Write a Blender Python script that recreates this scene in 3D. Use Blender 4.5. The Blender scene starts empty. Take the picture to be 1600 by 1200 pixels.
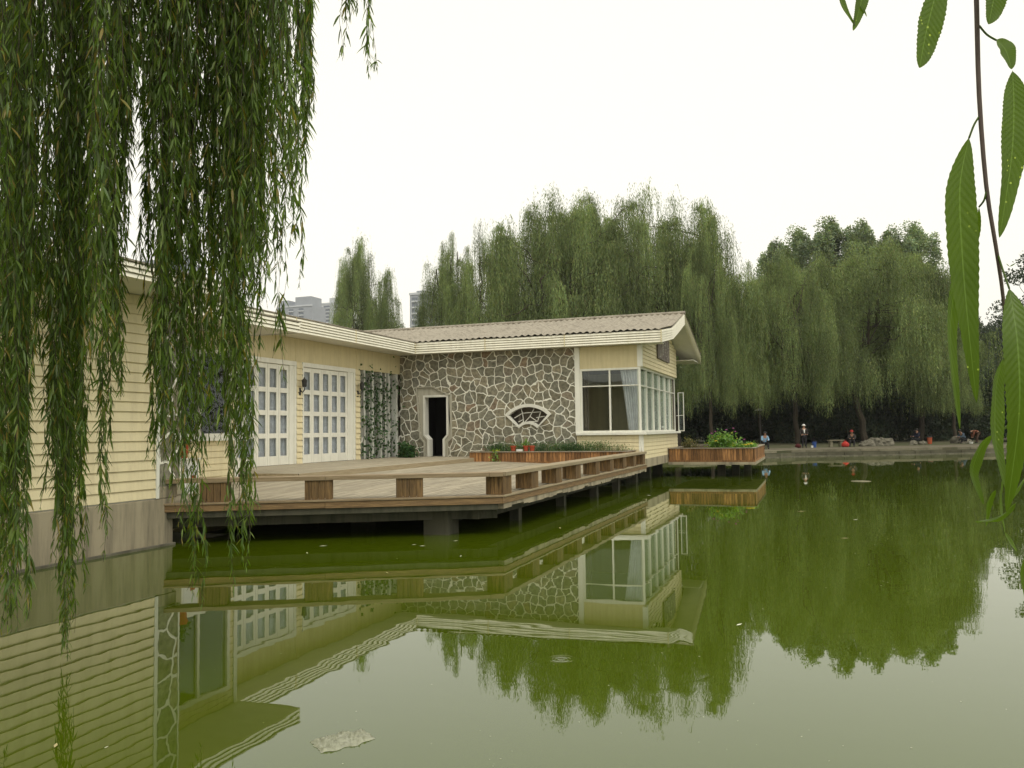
import bpy, bmesh, math, random
import numpy as np
from mathutils import Vector, Matrix, noise
rnd = random.Random(7)
NR = np.random.default_rng(11)
sc = bpy.context.scene
COL = sc.collection

# ------------------------------------------------------------------ camera
FPX, PITCH, ROLL, YAW, EYE = 1301.16, .0566, .0134, -.3466, 2.0
F = Vector((math.sin(YAW)*math.cos(PITCH), math.cos(YAW)*math.cos(PITCH), math.sin(PITCH)))
R0 = Vector((math.cos(YAW), -math.sin(YAW), 0)); U0 = R0.cross(F)
RT = R0*math.cos(ROLL) - U0*math.sin(ROLL); UP = R0*math.sin(ROLL) + U0*math.cos(ROLL)
C0 = Vector((0, 0, EYE))
cam = bpy.data.cameras.new('camera'); cam.sensor_width = 36; cam.lens = FPX/1600*36
cam.clip_start = .02; cam.clip_end = 6000
co = bpy.data.objects.new('camera', cam); COL.objects.link(co)
co.matrix_world = Matrix(((RT.x, UP.x, -F.x, C0.x), (RT.y, UP.y, -F.y, C0.y), (RT.z, UP.z, -F.z, C0.z), (0, 0, 0, 1)))
sc.camera = co

def ray(u, v): return F + RT*((u-800)/FPX) - UP*((v-600)/FPX)
def atz(u, v, z): d = ray(u, v); return C0 + d*((z-EYE)/d.z)
def atd(u, v, D): return C0 + ray(u, v)*D          # a point seen in direction (u, v), D metres out
def base(u, D, z=.45):                              # ground point D metres out in column u
    p = atd(u, 672, D); return Vector((p.x, p.y, z))
def hor(u): return 673.7-.0134*(u-800)
def hz(v, D, u=1000): return EYE + (hor(u)-v)/FPX*D            # height seen at row v, D metres out

# ------------------------------------------------------------------ light
SUN_EL, SUN_AZ = math.radians(58), math.radians(135)   # azimuth from +Y towards +X
w = bpy.data.worlds.new('World'); sc.world = w; w.use_nodes = True
nt = w.node_tree; bg = nt.nodes['Background']
sky = nt.nodes.new('ShaderNodeTexSky'); sky.sky_type = 'NISHITA'; sky.sun_disc = False
sky.sun_elevation = SUN_EL; sky.sun_rotation = SUN_AZ; sky.dust_density = 6; sky.air_density = 1.2; sky.ozone_density = 1
hs = nt.nodes.new('ShaderNodeHueSaturation'); hs.inputs['Saturation'].default_value = .10
mx = nt.nodes.new('ShaderNodeMixRGB'); mx.inputs[0].default_value = .62
mx.inputs[2].default_value = (12.2, 11.8, 10.3, 1)      # the even cloud layer
nt.links.new(sky.outputs[0], hs.inputs['Color']); nt.links.new(hs.outputs[0], mx.inputs[1])
nt.links.new(mx.outputs[0], bg.inputs[0]); bg.inputs[1].default_value = .12
sl = bpy.data.lights.new('sun', 'SUN'); sl.energy = .8; sl.angle = math.radians(22); sl.color = (1, .95, .84)
so = bpy.data.objects.new('sun', sl); COL.objects.link(so)
sd = Vector((math.sin(SUN_AZ)*math.cos(SUN_EL), math.cos(SUN_AZ)*math.cos(SUN_EL), math.sin(SUN_EL)))
so.rotation_euler = sd.to_track_quat('Z', 'Y').to_euler()
sc.view_settings.view_transform = 'Standard'; sc.view_settings.look = 'None'
sc.view_settings.exposure = 0.12; sc.view_settings.gamma = 1
sc.render.engine = 'CYCLES'
cy = sc.cycles
cy.max_bounces = 7; cy.diffuse_bounces = 3; cy.glossy_bounces = 4; cy.transmission_bounces = 5; cy.transparent_max_bounces = 12; cy.volume_bounces = 0

# ------------------------------------------------------------------ object helpers
def tag(o, label=None, cat=None, group=None, kind=None):
    if label: o['label'] = label
    if cat: o['category'] = cat
    if group: o['group'] = group
    if kind: o['kind'] = kind
    return o
def empty(name, loc, label, cat, group=None):
    o = bpy.data.objects.new(name, None); COL.objects.link(o); o.location = loc
    o.empty_display_size = .2
    return tag(o, label, cat, group)
def link(name, me, mat, parent=None, smooth=False):
    o = bpy.data.objects.new(name, me); COL.objects.link(o)
    if mat: me.materials.append(mat)
    if smooth: me.shade_smooth()
    if parent:
        o.parent = parent
        off = parent.matrix_world if False else Matrix.Translation(world_of(parent))
        o.matrix_parent_inverse = off.inverted()
    return o
def world_of(o):
    v = Vector(o.location); return v
class MB:
    def __init__(s): s.v = []; s.f = []
    def face(s, *p):
        n = len(s.v); s.v += [tuple(q) for q in p]; s.f.append(tuple(range(n, n+len(p))))
    def box(s, x0, x1, y0, y1, z0, z1):
        if x0 > x1: x0, x1 = x1, x0
        if y0 > y1: y0, y1 = y1, y0
        n = len(s.v)
        s.v += [(x0,y0,z0),(x1,y0,z0),(x1,y1,z0),(x0,y1,z0),(x0,y0,z1),(x1,y0,z1),(x1,y1,z1),(x0,y1,z1)]
        for f in ((0,3,2,1),(4,5,6,7),(0,1,5,4),(1,2,6,5),(2,3,7,6),(3,0,4,7)): s.f.append(tuple(n+i for i in f))
        return s
    def hexa(s, b, t):       # bottom ring, top ring (equal length)
        n = len(s.v); k = len(b); s.v += [tuple(q) for q in b] + [tuple(q) for q in t]
        s.f.append(tuple(n+i for i in reversed(range(k)))); s.f.append(tuple(n+k+i for i in range(k)))
        for i in range(k): j = (i+1) % k; s.f.append((n+i, n+j, n+k+j, n+k+i))
        return s
    def prism(s, poly, z0, z1): return s.hexa([(x, y, z0) for x, y in poly], [(x, y, z1) for x, y in poly])
    def bar(s, a, b, wd, h, up=(0, 0, 1)):
        a = Vector(a); b = Vector(b); d = (b-a).normalized(); up = Vector(up)
        sd_ = d.cross(up).normalized()*wd/2; u_ = sd_.cross(d).normalized()*h/2
        q = lambda c: [c-sd_-u_, c+sd_-u_, c+sd_+u_, c-sd_+u_]
        return s.hexa(q(a), q(b))
    def tube(s, pts, rad, n=6, cap=True):
        pts = [Vector(p) for p in pts]; k0 = len(s.v); m = len(pts)
        if not hasattr(rad, '__len__'): rad = [rad]*m
        prev = None
        for i, p in enumerate(pts):
            d = (pts[min(i+1, m-1)]-pts[max(i-1, 0)]).normalized()
            a = prev if prev else (Vector((1, 0, 0)) if abs(d.x) < .8 else Vector((0, 1, 0)))
            a = (a-d*a.dot(d)).normalized(); prev = a; b = d.cross(a)
            for j in range(n):
                t = 2*math.pi*j/n; s.v.append(tuple(p+(a*math.cos(t)+b*math.sin(t))*rad[i]))
        for i in range(m-1):
            for j in range(n):
                q = (j+1) % n; s.f.append((k0+i*n+j, k0+i*n+q, k0+(i+1)*n+q, k0+(i+1)*n+j))
        if cap:
            s.f.append(tuple(k0+j for j in reversed(range(n)))); s.f.append(tuple(k0+(m-1)*n+j for j in range(n)))
        return s
    def lathe(s, c, prof, n=16):
        k0 = len(s.v); c = Vector(c)
        for r, z in prof:
            for j in range(n): t = 2*math.pi*j/n; s.v.append((c.x+r*math.cos(t), c.y+r*math.sin(t), c.z+z))
        for i in range(len(prof)-1):
            for j in range(n): q = (j+1) % n; s.f.append((k0+i*n+j, k0+i*n+q, k0+(i+1)*n+q, k0+(i+1)*n+j))
        s.f.append(tuple(k0+j for j in reversed(range(n)))); s.f.append(tuple(k0+(len(prof)-1)*n+j for j in range(n)))
        return s
    def build(s, name, mat, parent=None, smooth=False, bevel=0):
        me = bpy.data.meshes.new(name); me.from_pydata(s.v, [], s.f); me.validate(); me.update()
        o = link(name, me, mat, parent, smooth)
        if bevel:
            b = o.modifiers.new('bevel', 'BEVEL'); b.width = bevel; b.segments = 2; b.limit_method = 'ANGLE'
        return o
def np_mesh(name, V, Fq, mat, parent=None):     # V (n,3), Fq (m,k)
    me = bpy.data.meshes.new(name); V = np.ascontiguousarray(V, dtype=np.float32); Fq = np.ascontiguousarray(Fq, dtype=np.int32)
    me.vertices.add(len(V)); me.vertices.foreach_set('co', V.ravel())
    m, k = Fq.shape
    me.loops.add(m*k); me.loops.foreach_set('vertex_index', Fq.ravel())
    me.polygons.add(m); me.polygons.foreach_set('loop_start', np.arange(0, m*k, k, dtype=np.int32))
    me.update(calc_edges=True); me.validate()
    return link(name, me, mat, parent) if name else me

# ------------------------------------------------------------------ materials
def mat(name, col, rough=.6, spec=.3, metal=0, var=0, vscale=3, bump=0, bscale=20, island=0, stretch=None, transl=0, col2=None):
    m = bpy.data.materials.new(name); m.use_nodes = True; t = m.node_tree; N = t.nodes; L = t.links
    b = N['Principled BSDF']; b.inputs['Base Color'].default_value = (*col, 1); b.inputs['Roughness'].default_value = rough
    b.inputs['Specular IOR Level'].default_value = spec; b.inputs['Metallic'].default_value = metal
    geo = N.new('ShaderNodeNewGeometry'); tc = N.new('ShaderNodeTexCoord')
    mp = N.new('ShaderNodeMapping'); L.new(tc.outputs['Object'], mp.inputs[0])
    if stretch: mp.inputs['Scale'].default_value = stretch
    out = None
    if col2 or var:
        nz = N.new('ShaderNodeTexNoise'); nz.inputs['Scale'].default_value = vscale; nz.inputs['Detail'].default_value = 6; nz.inputs['Roughness'].default_value = .65
        L.new(mp.outputs[0], nz.inputs[0])
        r = N.new('ShaderNodeMapRange'); r.inputs[1].default_value = .3; r.inputs[2].default_value = .7
        L.new(nz.outputs[0], r.inputs[0])
        c = N.new('ShaderNodeMixRGB'); c2 = col2 or tuple(x*(1-var) for x in col)
        c.inputs[1].default_value = (*c2, 1); c.inputs[2].default_value = (*(col if col2 else tuple(min(1, x*(1+var*.6)) for x in col)), 1)
        L.new(r.outputs[0], c.inputs[0]); out = c.outputs[0]
    if island:
        c = N.new('ShaderNodeHueSaturation'); r = N.new('ShaderNodeMapRange'); r.inputs[3].default_value = 1-island; r.inputs[4].default_value = 1+island
        L.new(geo.outputs['Random Per Island'], r.inputs[0]); L.new(r.outputs[0], c.inputs['Value'])
        if out: L.new(out, c.inputs['Color'])
        else: c.inputs['Color'].default_value = (*col, 1)
        out = c.outputs[0]
    if out: L.new(out, b.inputs['Base Color'])
    if bump:
        nz = N.new('ShaderNodeTexNoise'); nz.inputs['Scale'].default_value = bscale; nz.inputs['Detail'].default_value = 5
        L.new(mp.outputs[0], nz.inputs[0]); bp = N.new('ShaderNodeBump'); bp.inputs['Strength'].default_value = bump; bp.inputs['Distance'].default_value = .02
        L.new(nz.outputs[0], bp.inputs['Height']); L.new(bp.outputs[0], b.inputs['Normal'])
    if transl:
        tr = N.new('ShaderNodeBsdfTranslucent'); ms = N.new('ShaderNodeMixShader'); ms.inputs[0].default_value = transl
        if out: L.new(out, tr.inputs[0])
        else: tr.inputs[0].default_value = (*col, 1)
        L.new(b.outputs[0], ms.inputs[1]); L.new(tr.outputs[0], ms.inputs[2]); L.new(ms.outputs[0], N['Material Output'].inputs[0])
    return m

def stain_mat(name, col, stain, rough=.6, island=0, zdir=True, scale=1.2, amount=.5):
    """painted boards with weather streaks running down and dust"""
    m = mat(name, col, rough, .25, var=.07, vscale=2.0, island=island, bump=.08, bscale=60)
    t = m.node_tree; N = t.nodes; L = t.links; b = N['Principled BSDF']
    src = b.inputs['Base Color'].links[0].from_socket
    tc = N.new('ShaderNodeTexCoord'); mp = N.new('ShaderNodeMapping'); mp.inputs['Scale'].default_value = (6*scale, 6*scale, .5*scale)
    nz = N.new('ShaderNodeTexNoise'); nz.inputs['Scale'].default_value = 1; nz.inputs['Detail'].default_value = 6; nz.inputs['Roughness'].default_value = .7
    r = N.new('ShaderNodeMapRange'); r.inputs[1].default_value = .45; r.inputs[2].default_value = .68; r.inputs[4].default_value = amount
    L.new(tc.outputs['Object'], mp.inputs[0]); L.new(mp.outputs[0], nz.inputs[0]); L.new(nz.outputs[0], r.inputs[0])
    c = N.new('ShaderNodeMixRGB'); c.inputs[2].default_value = (*stain, 1)
    L.new(r.outputs[0], c.inputs[0]); L.new(src, c.inputs[1]); L.new(c.outputs[0], b.inputs['Base Color'])
    return m

M = {}
M['siding'] = stain_mat('cream_siding', (.76, .67, .42), (.50, .42, .25), .55, amount=.35)
M['header'] = stain_mat('cream_panel', (.66, .575, .34), (.38, .31, .16), .55, amount=.3)
M['fascia'] = stain_mat('ivory_board', (.80, .77, .63), (.5, .45, .3), .5, amount=.35)
M['soffit'] = mat('soffit_paint', (.68, .66, .56), .7, .2, var=.08, vscale=1.5)
M['white'] = stain_mat('white_paint', (.78, .77, .67), (.5, .47, .36), .4, amount=.25)
M['fin'] = stain_mat('fin_paint', (.62, .63, .56), (.3, .3, .24), .5, amount=.45)
M['concrete'] = stain_mat('concrete', (.38, .33, .225), (.13, .115, .08), .85, amount=.9, scale=.45)
M['mossy_shade'] = stain_mat('mossy_shaded_concrete', (.085, .08, .055), (.025, .03, .017), .85, amount=.8, scale=.7)  # moss plus the shade under the deck, put into one dark colour
def wood(name, c1, c2, sx, island):
    m = mat(name, c1, .65, .25, col2=c2, vscale=2.2, island=island, stretch=sx, bump=.35, bscale=7)
    return m
M['deck'] = wood('deck_timber', (.43, .38, .28), (.28, .24, .165), (9, .7, 9), .16)
M['rail_x'] = wood('weathered_timber', (.36, .28, .17), (.22, .16, .09), (1, 1, 14), .12)
M['rail_y'] = wood('weathered_timber_long', (.40, .33, .21), (.25, .20, .12), (10, .8, 14), .12)
M['edge'] = wood('edge_timber', (.31, .20, .09), (.15, .095, .05), (1.2, 1.2, 14), .15)
M['block'] = wood('stained_slats', (.30, .185, .075), (.085, .055, .028), (14, 14, 1.3), .4)
M['slat'] = wood('orange_slats', (.40, .20, .07), (.12, .06, .028), (12, 12, 1.2), .5)
M['cap'] = wood('grey_cap_timber', (.34, .29, .21), (.2, .17, .12), (2, 2, 12), .12)
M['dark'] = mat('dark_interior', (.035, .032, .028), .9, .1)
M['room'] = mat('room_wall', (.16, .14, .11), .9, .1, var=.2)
M['black'] = mat('black_iron', (.02, .02, .018), .45, .5)
M['curtain'] = mat('curtain', (.74, .75, .78), .9, .1, var=.15, vscale=6, transl=.35)
M['net'] = mat('net_curtain', (.84, .86, .78), .9, .1, var=.12, vscale=6, transl=.4)
M['terra'] = mat('terracotta', (.36, .07, .03), .7, .2, var=.2, vscale=12)
M['roof'] = stain_mat('corrugated_sheet', (.33, .295, .23), (.14, .12, .09), .85, amount=.7, scale=.8)
M['soil'] = mat('soil', (.07, .05, .03), .95, .05, var=.4, vscale=10, bump=.8, bscale=15)
M['bark'] = mat('bark', (.07, .058, .042), .9, .1, var=.4, vscale=6, stretch=(4, 4, .8), bump=.8, bscale=12)
M['stone'] = mat('rock', (.145, .135, .10), .85, .15, var=.45, vscale=3, bump=.8, bscale=6)
M['path'] = mat('paving', (.13, .115, .08), .9, .1, var=.35, vscale=1.2, bump=.3, bscale=8)
M['ground'] = mat('earth', (.115, .10, .065), .95, .05, col2=(.05, .065, .03), vscale=.6, bump=.5, bscale=4)

def glass_mat(name, tint, refl=1.0):
    m = bpy.data.materials.new(name); m.use_nodes = True; t = m.node_tree; N = t.nodes; L = t.links
    N.remove(N['Principled BSDF']); tr = N.new('ShaderNodeBsdfTransparent'); tr.inputs[0].default_value = (*tint, 1)
    gl = N.new('ShaderNodeBsdfGlossy'); gl.inputs['Roughness'].default_value = .01; gl.inputs[0].default_value = (.9, .95, .95, 1)
    lw = N.new('ShaderNodeLayerWeight'); lw.inputs[0].default_value = .5
    pw = N.new('ShaderNodeMath'); pw.operation = 'POWER'; pw.inputs[1].default_value = 4.5; L.new(lw.outputs['Facing'], pw.inputs[0])
    fr = N.new('ShaderNodeMath'); fr.operation = 'MULTIPLY_ADD'; fr.inputs[1].default_value = .93; fr.inputs[2].default_value = .05; L.new(pw.outputs[0], fr.inputs[0])
    mu = N.new('ShaderNodeMath'); mu.operation = 'MULTIPLY'; mu.inputs[1].default_value = refl; mu.use_clamp = True
    nz = N.new('ShaderNodeTexNoise'); nz.inputs['Scale'].default_value = 1.3
    bp = N.new('ShaderNodeBump'); bp.inputs['Strength'].default_value = .15; bp.inputs['Distance'].default_value = .01
    L.new(nz.outputs[0], bp.inputs['Height']); L.new(bp.outputs[0], gl.inputs['Normal'])
    ms = N.new('ShaderNodeMixShader'); L.new(fr.outputs[0], mu.inputs[0]); L.new(mu.outputs[0], ms.inputs[0])
    L.new(tr.outputs[0], ms.inputs[1]); L.new(gl.outputs[0], ms.inputs[2]); L.new(ms.outputs[0], N['Material Output'].inputs[0])
    return m
M['glass'] = glass_mat('window_glass', (.95, .97, .96), .8)
M['dglass'] = glass_mat('door_glass', (.93, .95, .96), .8)

def stone_mat(name, swz, seed=0, scale=1.85):
    """crazy-paving stone with raised white pointing; swz picks the wall's own axes"""
    m = bpy.data.materials.new(name); m.use_nodes = True; t = m.node_tree; N = t.nodes; L = t.links; b = N['Principled BSDF']
    geo = N.new('ShaderNodeNewGeometry'); sp = N.new('ShaderNodeSeparateXYZ'); cb = N.new('ShaderNodeCombineXYZ')
    L.new(geo.outputs['Position'], sp.inputs[0]); L.new(sp.outputs[swz], cb.inputs[0]); L.new(sp.outputs['Z'], cb.inputs[1]); cb.inputs[2].default_value = seed
    nz = N.new('ShaderNodeTexNoise'); nz.inputs['Scale'].default_value = 2.1; nz.inputs['Detail'].default_value = 2
    L.new(cb.outputs[0], nz.inputs[0]); ad = N.new('ShaderNodeVectorMath'); ad.operation = 'MULTIPLY_ADD'
    ad.inputs[1].default_value = (.34, .34, 0); L.new(nz.outputs['Color'], ad.inputs[0]); L.new(cb.outputs[0], ad.inputs[2])
    ve = N.new('ShaderNodeTexVoronoi'); ve.feature = 'DISTANCE_TO_EDGE'; ve.voronoi_dimensions = '2D'; ve.inputs['Scale'].default_value = scale; ve.inputs['Randomness'].default_value = .9
    vc = N.new('ShaderNodeTexVoronoi'); vc.voronoi_dimensions = '2D'; vc.inputs['Scale'].default_value = scale; vc.inputs['Randomness'].default_value = .9
    L.new(ad.outputs[0], ve.inputs[0]); L.new(ad.outputs[0], vc.inputs[0])
    n2 = N.new('ShaderNodeTexNoise'); n2.inputs['Scale'].default_value = 9; n2.inputs['Detail'].default_value = 5; L.new(cb.outputs[0], n2.inputs[0])
    wj = N.new('ShaderNodeMath'); wj.operation = 'MULTIPLY_ADD'; wj.inputs[1].default_value = .035; L.new(n2.outputs[0], wj.inputs[0]); L.new(ve.outputs[0], wj.inputs[2])
    mr = N.new('ShaderNodeMapRange'); mr.interpolation_type = 'SMOOTHSTEP'; mr.inputs[1].default_value = .060; mr.inputs[2].default_value = .082; mr.inputs[3].default_value = 1; mr.inputs[4].default_value = 0
    L.new(wj.outputs[0], mr.inputs[0])
    sx = N.new('ShaderNodeSeparateXYZ'); L.new(vc.outputs['Color'], sx.inputs[0])
    cr = N.new('ShaderNodeValToRGB'); L.new(sx.outputs[0], cr.inputs[0]); e = cr.color_ramp
    e.elements[0].position = 0; e.elements[0].color = (.140, .122, .085, 1); e.elements[1].position = .95; e.elements[1].color = (.21, .175, .12, 1)
    for p, c in ((.2, (.19, .175, .13, 1)), (.4, (.15, .142, .108, 1)), (.6, (.24, .205, .145, 1)), (.8, (.175, .17, .135, 1)), (.93, (.21, .145, .10, 1))):
        q = e.elements.new(p); q.color = c
    nn = N.new('ShaderNodeMixRGB'); nn.blend_type = 'MULTIPLY'; nn.inputs[0].default_value = .8
    r2 = N.new('ShaderNodeMapRange'); r2.inputs[1].default_value = .3; r2.inputs[2].default_value = .7; r2.inputs[3].default_value = .65; r2.inputs[4].default_value = 1.9
    L.new(n2.outputs[0], r2.inputs[0]); L.new(cr.outputs[0], nn.inputs[1]); L.new(r2.outputs[0], nn.inputs[2])
    fin = N.new('ShaderNodeMixRGB'); fin.inputs[2].default_value = (.80, .78, .66, 1)
    gh = N.new('ShaderNodeHueSaturation'); gh.inputs['Saturation'].default_value = 1.0; gh.inputs['Hue'].default_value = .515; gh.inputs['Value'].default_value = .92; L.new(nn.outputs[0], gh.inputs['Color']); L.new(mr.outputs[0], fin.inputs[0]); L.new(gh.outputs[0], fin.inputs[1]); L.new(fin.outputs[0], b.inputs['Base Color']); nn.inputs[0].default_value = .8
    b.inputs['Roughness'].default_value = .85; b.inputs['Specular IOR Level'].default_value = .15
    hh = N.new('ShaderNodeMath'); hh.operation = 'MULTIPLY_ADD'; hh.inputs[1].default_value = .35; L.new(n2.outputs[0], hh.inputs[0]); L.new(mr.outputs[0], hh.inputs[2])
    bp = N.new('ShaderNodeBump'); bp.inputs['Distance'].default_value = .05; L.new(hh.outputs[0], bp.inputs['Height']); L.new(bp.outputs[0], b.inputs['Normal'])
    return m
M['wall_stone'] = stone_mat('crazy_stone_wall', 'X', 3.3, 3.0)
M['pillar_stone'] = stone_mat('crazy_stone_pillar', 'Y', 9.1, 2.3)

def leaf_mat(name, c, cdry, dry=.06, transl=.35, val=.45, rough=.5, spec=.35, patch=None):
    m = bpy.data.materials.new(name); m.use_nodes = True; t = m.node_tree; N = t.nodes; L = t.links; b = N['Principled BSDF']
    geo = N.new('ShaderNodeNewGeometry')
    cr = N.new('ShaderNodeValToRGB'); cr.color_ramp.interpolation = 'LINEAR'; e = cr.color_ramp
    e.elements[0].position = 0; e.elements[0].color = (*[x*(1-val) for x in c], 1)
    e.elements[1].position = 1-dry-.02; e.elements[1].color = (*[x*(1+val) for x in c], 1)
    q = e.elements.new(1-dry); q.color = (*cdry, 1)
    q = e.elements.new(.45); q.color = (c[0]*.8, c[1]*1.0, c[2]*1.3, 1)
    L.new(geo.outputs['Random Per Island'], cr.inputs[0])
    if patch:     # light and dark clumps of the crowns put into the leaf colour
        oi = N.new('ShaderNodeObjectInfo'); tc = N.new('ShaderNodeTexCoord'); mp = N.new('ShaderNodeMapping'); mp.inputs['Scale'].default_value = patch
        va = N.new('ShaderNodeVectorMath'); va.operation = 'ADD'; vm = N.new('ShaderNodeVectorMath'); vm.operation = 'SCALE'; vm.inputs[0].default_value = (37, 11, 5)
        L.new(oi.outputs['Random'], vm.inputs['Scale']); L.new(tc.outputs['Object'], mp.inputs[0]); L.new(mp.outputs[0], va.inputs[0]); L.new(vm.outputs[0], va.inputs[1])
        nz = N.new('ShaderNodeTexNoise'); nz.inputs['Scale'].default_value = 1; nz.inputs['Detail'].default_value = 3; L.new(va.outputs[0], nz.inputs[0])
        r = N.new('ShaderNodeMapRange'); r.inputs[1].default_value = .32; r.inputs[2].default_value = .68; r.inputs[3].default_value = .42; r.inputs[4].default_value = 1.45; L.new(nz.outputs[0], r.inputs[0])
        hv = N.new('ShaderNodeHueSaturation'); L.new(r.outputs[0], hv.inputs['Value']); L.new(cr.outputs[0], hv.inputs['Color'])
        cr = hv
    L.new(cr.outputs[0], b.inputs['Base Color']); b.inputs['Roughness'].default_value = rough; b.inputs['Specular IOR Level'].default_value = spec
    tr = N.new('ShaderNodeBsdfTranslucent'); g = N.new('ShaderNodeMixRGB'); g.blend_type = 'MULTIPLY'; g.inputs[0].default_value = 1; g.inputs[2].default_value = (1.4, 1.6, .35, 1)
    L.new(cr.outputs[0], g.inputs[1]); L.new(g.outputs[0], tr.inputs[0])
    ms = N.new('ShaderNodeMixShader'); ms.inputs[0].default_value = transl
    L.new(b.outputs[0], ms.inputs[1]); L.new(tr.outputs[0], ms.inputs[2]); L.new(ms.outputs[0], N['Material Output'].inputs[0])
    return m
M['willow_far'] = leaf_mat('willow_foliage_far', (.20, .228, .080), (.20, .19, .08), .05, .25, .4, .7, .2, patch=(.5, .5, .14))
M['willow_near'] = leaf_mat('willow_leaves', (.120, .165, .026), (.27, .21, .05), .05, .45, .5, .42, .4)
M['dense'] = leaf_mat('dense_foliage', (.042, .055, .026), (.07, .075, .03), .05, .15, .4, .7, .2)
M['poplar'] = leaf_mat('poplar_leaves', (.24, .27, .14), (.2, .2, .1), .05, .25, .35, .6, .25, patch=(.6, .6, .5))
M['bush'] = leaf_mat('bush_leaves', (.05, .10, .028), (.1, .12, .04), .04, .3, .4, .5, .35)
M['bright'] = leaf_mat('bright_leaves', (.17, .28, .05), (.4, .42, .08), .08, .35, .4, .5, .35)
M['grassy'] = leaf_mat('grass_blades', (.10, .16, .05), (.26, .24, .12), .15, .3, .4, .6, .25)
M['dry'] = leaf_mat('dry_stems', (.16, .14, .05), (.25, .2, .1), .15, .2, .4, .7, .2)

# ------------------------------------------------------------------ setting: ground, water, pond bed
shore = [(-16, 50), (-8, 54.5), (-3.3, 57.6), (-.6, 60.6), (5.3, 63.4), (9.5, 66.3), (14, 69.6), (22, 75), (40, 84), (75, 92)]
loop = [(-16, 1.0)] + shore + [(75, 1.0)]
bm = bmesh.new()
big = [bm.verts.new((x, y, .45)) for x, y in ((-2500, -2500), (2500, -2500), (2500, 2500), (-2500, 2500))]
hole = [bm.verts.new((x, y, .45)) for x, y in loop]
ed = [bm.edges.new((big[i], big[(i+1) % 4])) for i in range(4)] + [bm.edges.new((hole[i], hole[(i+1) % len(hole)])) for i in range(len(hole))]
bmesh.ops.triangle_fill(bm, use_beauty=True, use_dissolve=False, edges=ed)
low = [bm.verts.new((v.co.x, v.co.y, -1.4)) for v in hole]
for i in range(len(hole)):
    j = (i+1) % len(hole); bm.faces.new((hole[i], hole[j], low[j], low[i]))
bm.faces.new(low)
bmesh.ops.recalc_face_normals(bm, faces=bm.faces[:])
me = bpy.data.meshes.new('ground'); bm.to_mesh(me); bm.free()
tag(link('ground', me, M['ground']), kind='structure')

def water_mat():
    m = bpy.data.materials.new('pond_water'); m.use_nodes = True; t = m.node_tree; N = t.nodes; L = t.links; b = N['Principled BSDF']
    geo = N.new('ShaderNodeNewGeometry')
    nz = N.new('ShaderNodeTexNoise'); nz.inputs['Scale'].default_value = .25; nz.inputs['Detail'].default_value = 3; L.new(geo.outputs['Position'], nz.inputs[0])
    c = N.new('ShaderNodeMixRGB'); c.inputs[1].default_value = (.050, .075, .0006, 1); c.inputs[2].default_value = (.060, .088, .0015, 1)
    L.new(nz.outputs[0], c.inputs[0]); L.new(c.outputs[0], b.inputs['Base Color'])
    b.inputs['Roughness'].default_value = .012; b.inputs['IOR'].default_value = 1.62; b.inputs['Specular IOR Level'].default_value = .5
    mp = N.new('ShaderNodeMapping'); mp.inputs['Rotation'].default_value = (0, 0, -.35); mp.inputs['Scale'].default_value = (.55, 1.3, 1)
    L.new(geo.outputs['Position'], mp.inputs[0])
    n1 = N.new('ShaderNodeTexNoise'); n1.inputs['Scale'].default_value = 1.25; n1.inputs['Detail'].default_value = 2; L.new(mp.outputs[0], n1.inputs[0])
    n2 = N.new('ShaderNodeTexNoise'); n2.inputs['Scale'].default_value = 8; n2.inputs['Detail'].default_value = 2; L.new(mp.outputs[0], n2.inputs[0])
    a = N.new('ShaderNodeMath'); a.operation = 'MULTIPLY_ADD'; a.inputs[1].default_value = .06
    n3 = N.new('ShaderNodeTexNoise'); n3.inputs['Scale'].default_value = .22; n3.inputs['Detail'].default_value = 3; L.new(mp.outputs[0], n3.inputs[0])
    m3 = N.new('ShaderNodeMapRange'); m3.inputs[1].default_value = .45; m3.inputs[2].default_value = .7; m3.inputs[3].default_value = .15; L.new(n3.outputs[0], m3.inputs[0])
    p3 = N.new('ShaderNodeMath'); p3.operation = 'MULTIPLY'; L.new(n2.outputs[0], p3.inputs[0]); L.new(m3.outputs[0], p3.inputs[1]); L.new(p3.outputs[0], a.inputs[0]); L.new(n1.outputs[0], a.inputs[2])
    # one set of rings where a fish has touched the surface
    rp = atz(877, 1030, 0)
    vd = N.new('ShaderNodeVectorMath'); vd.operation = 'DISTANCE'; vd.inputs[1].default_value = tuple(rp); L.new(geo.outputs['Position'], vd.inputs[0])
    s1 = N.new('ShaderNodeMath'); s1.operation = 'MULTIPLY'; s1.inputs[1].default_value = 115; L.new(vd.outputs['Value'], s1.inputs[0])
    s2 = N.new('ShaderNodeMath'); s2.operation = 'SINE'; L.new(s1.outputs[0], s2.inputs[0])
    mr = N.new('ShaderNodeMapRange'); mr.inputs[1].default_value = .04; mr.inputs[2].default_value = .15; mr.inputs[3].default_value = 1; mr.inputs[4].default_value = 0; L.new(vd.outputs['Value'], mr.inputs[0])
    s3 = N.new('ShaderNodeMath'); s3.operation = 'MULTIPLY'; L.new(s2.outputs[0], s3.inputs[0]); L.new(mr.outputs[0], s3.inputs[1])
    s4 = N.new('ShaderNodeMath'); s4.operation = 'MULTIPLY_ADD'; s4.inputs[1].default_value = .8; L.new(s3.outputs[0], s4.inputs[0]); L.new(a.outputs[0], s4.inputs[2])
    bp = N.new('ShaderNodeBump'); bp.inputs['Strength'].default_value = 1; bp.inputs['Distance'].default_value = .0011
    L.new(s4.outputs[0], bp.inputs['Height']); L.new(bp.outputs[0], b.inputs['Normal'])
    return m
wb = MB(); wb.face(*[(x, y, 0) for x, y in reversed(loop)])
tag(wb.build('water', water_mat()), kind='structure')

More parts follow.
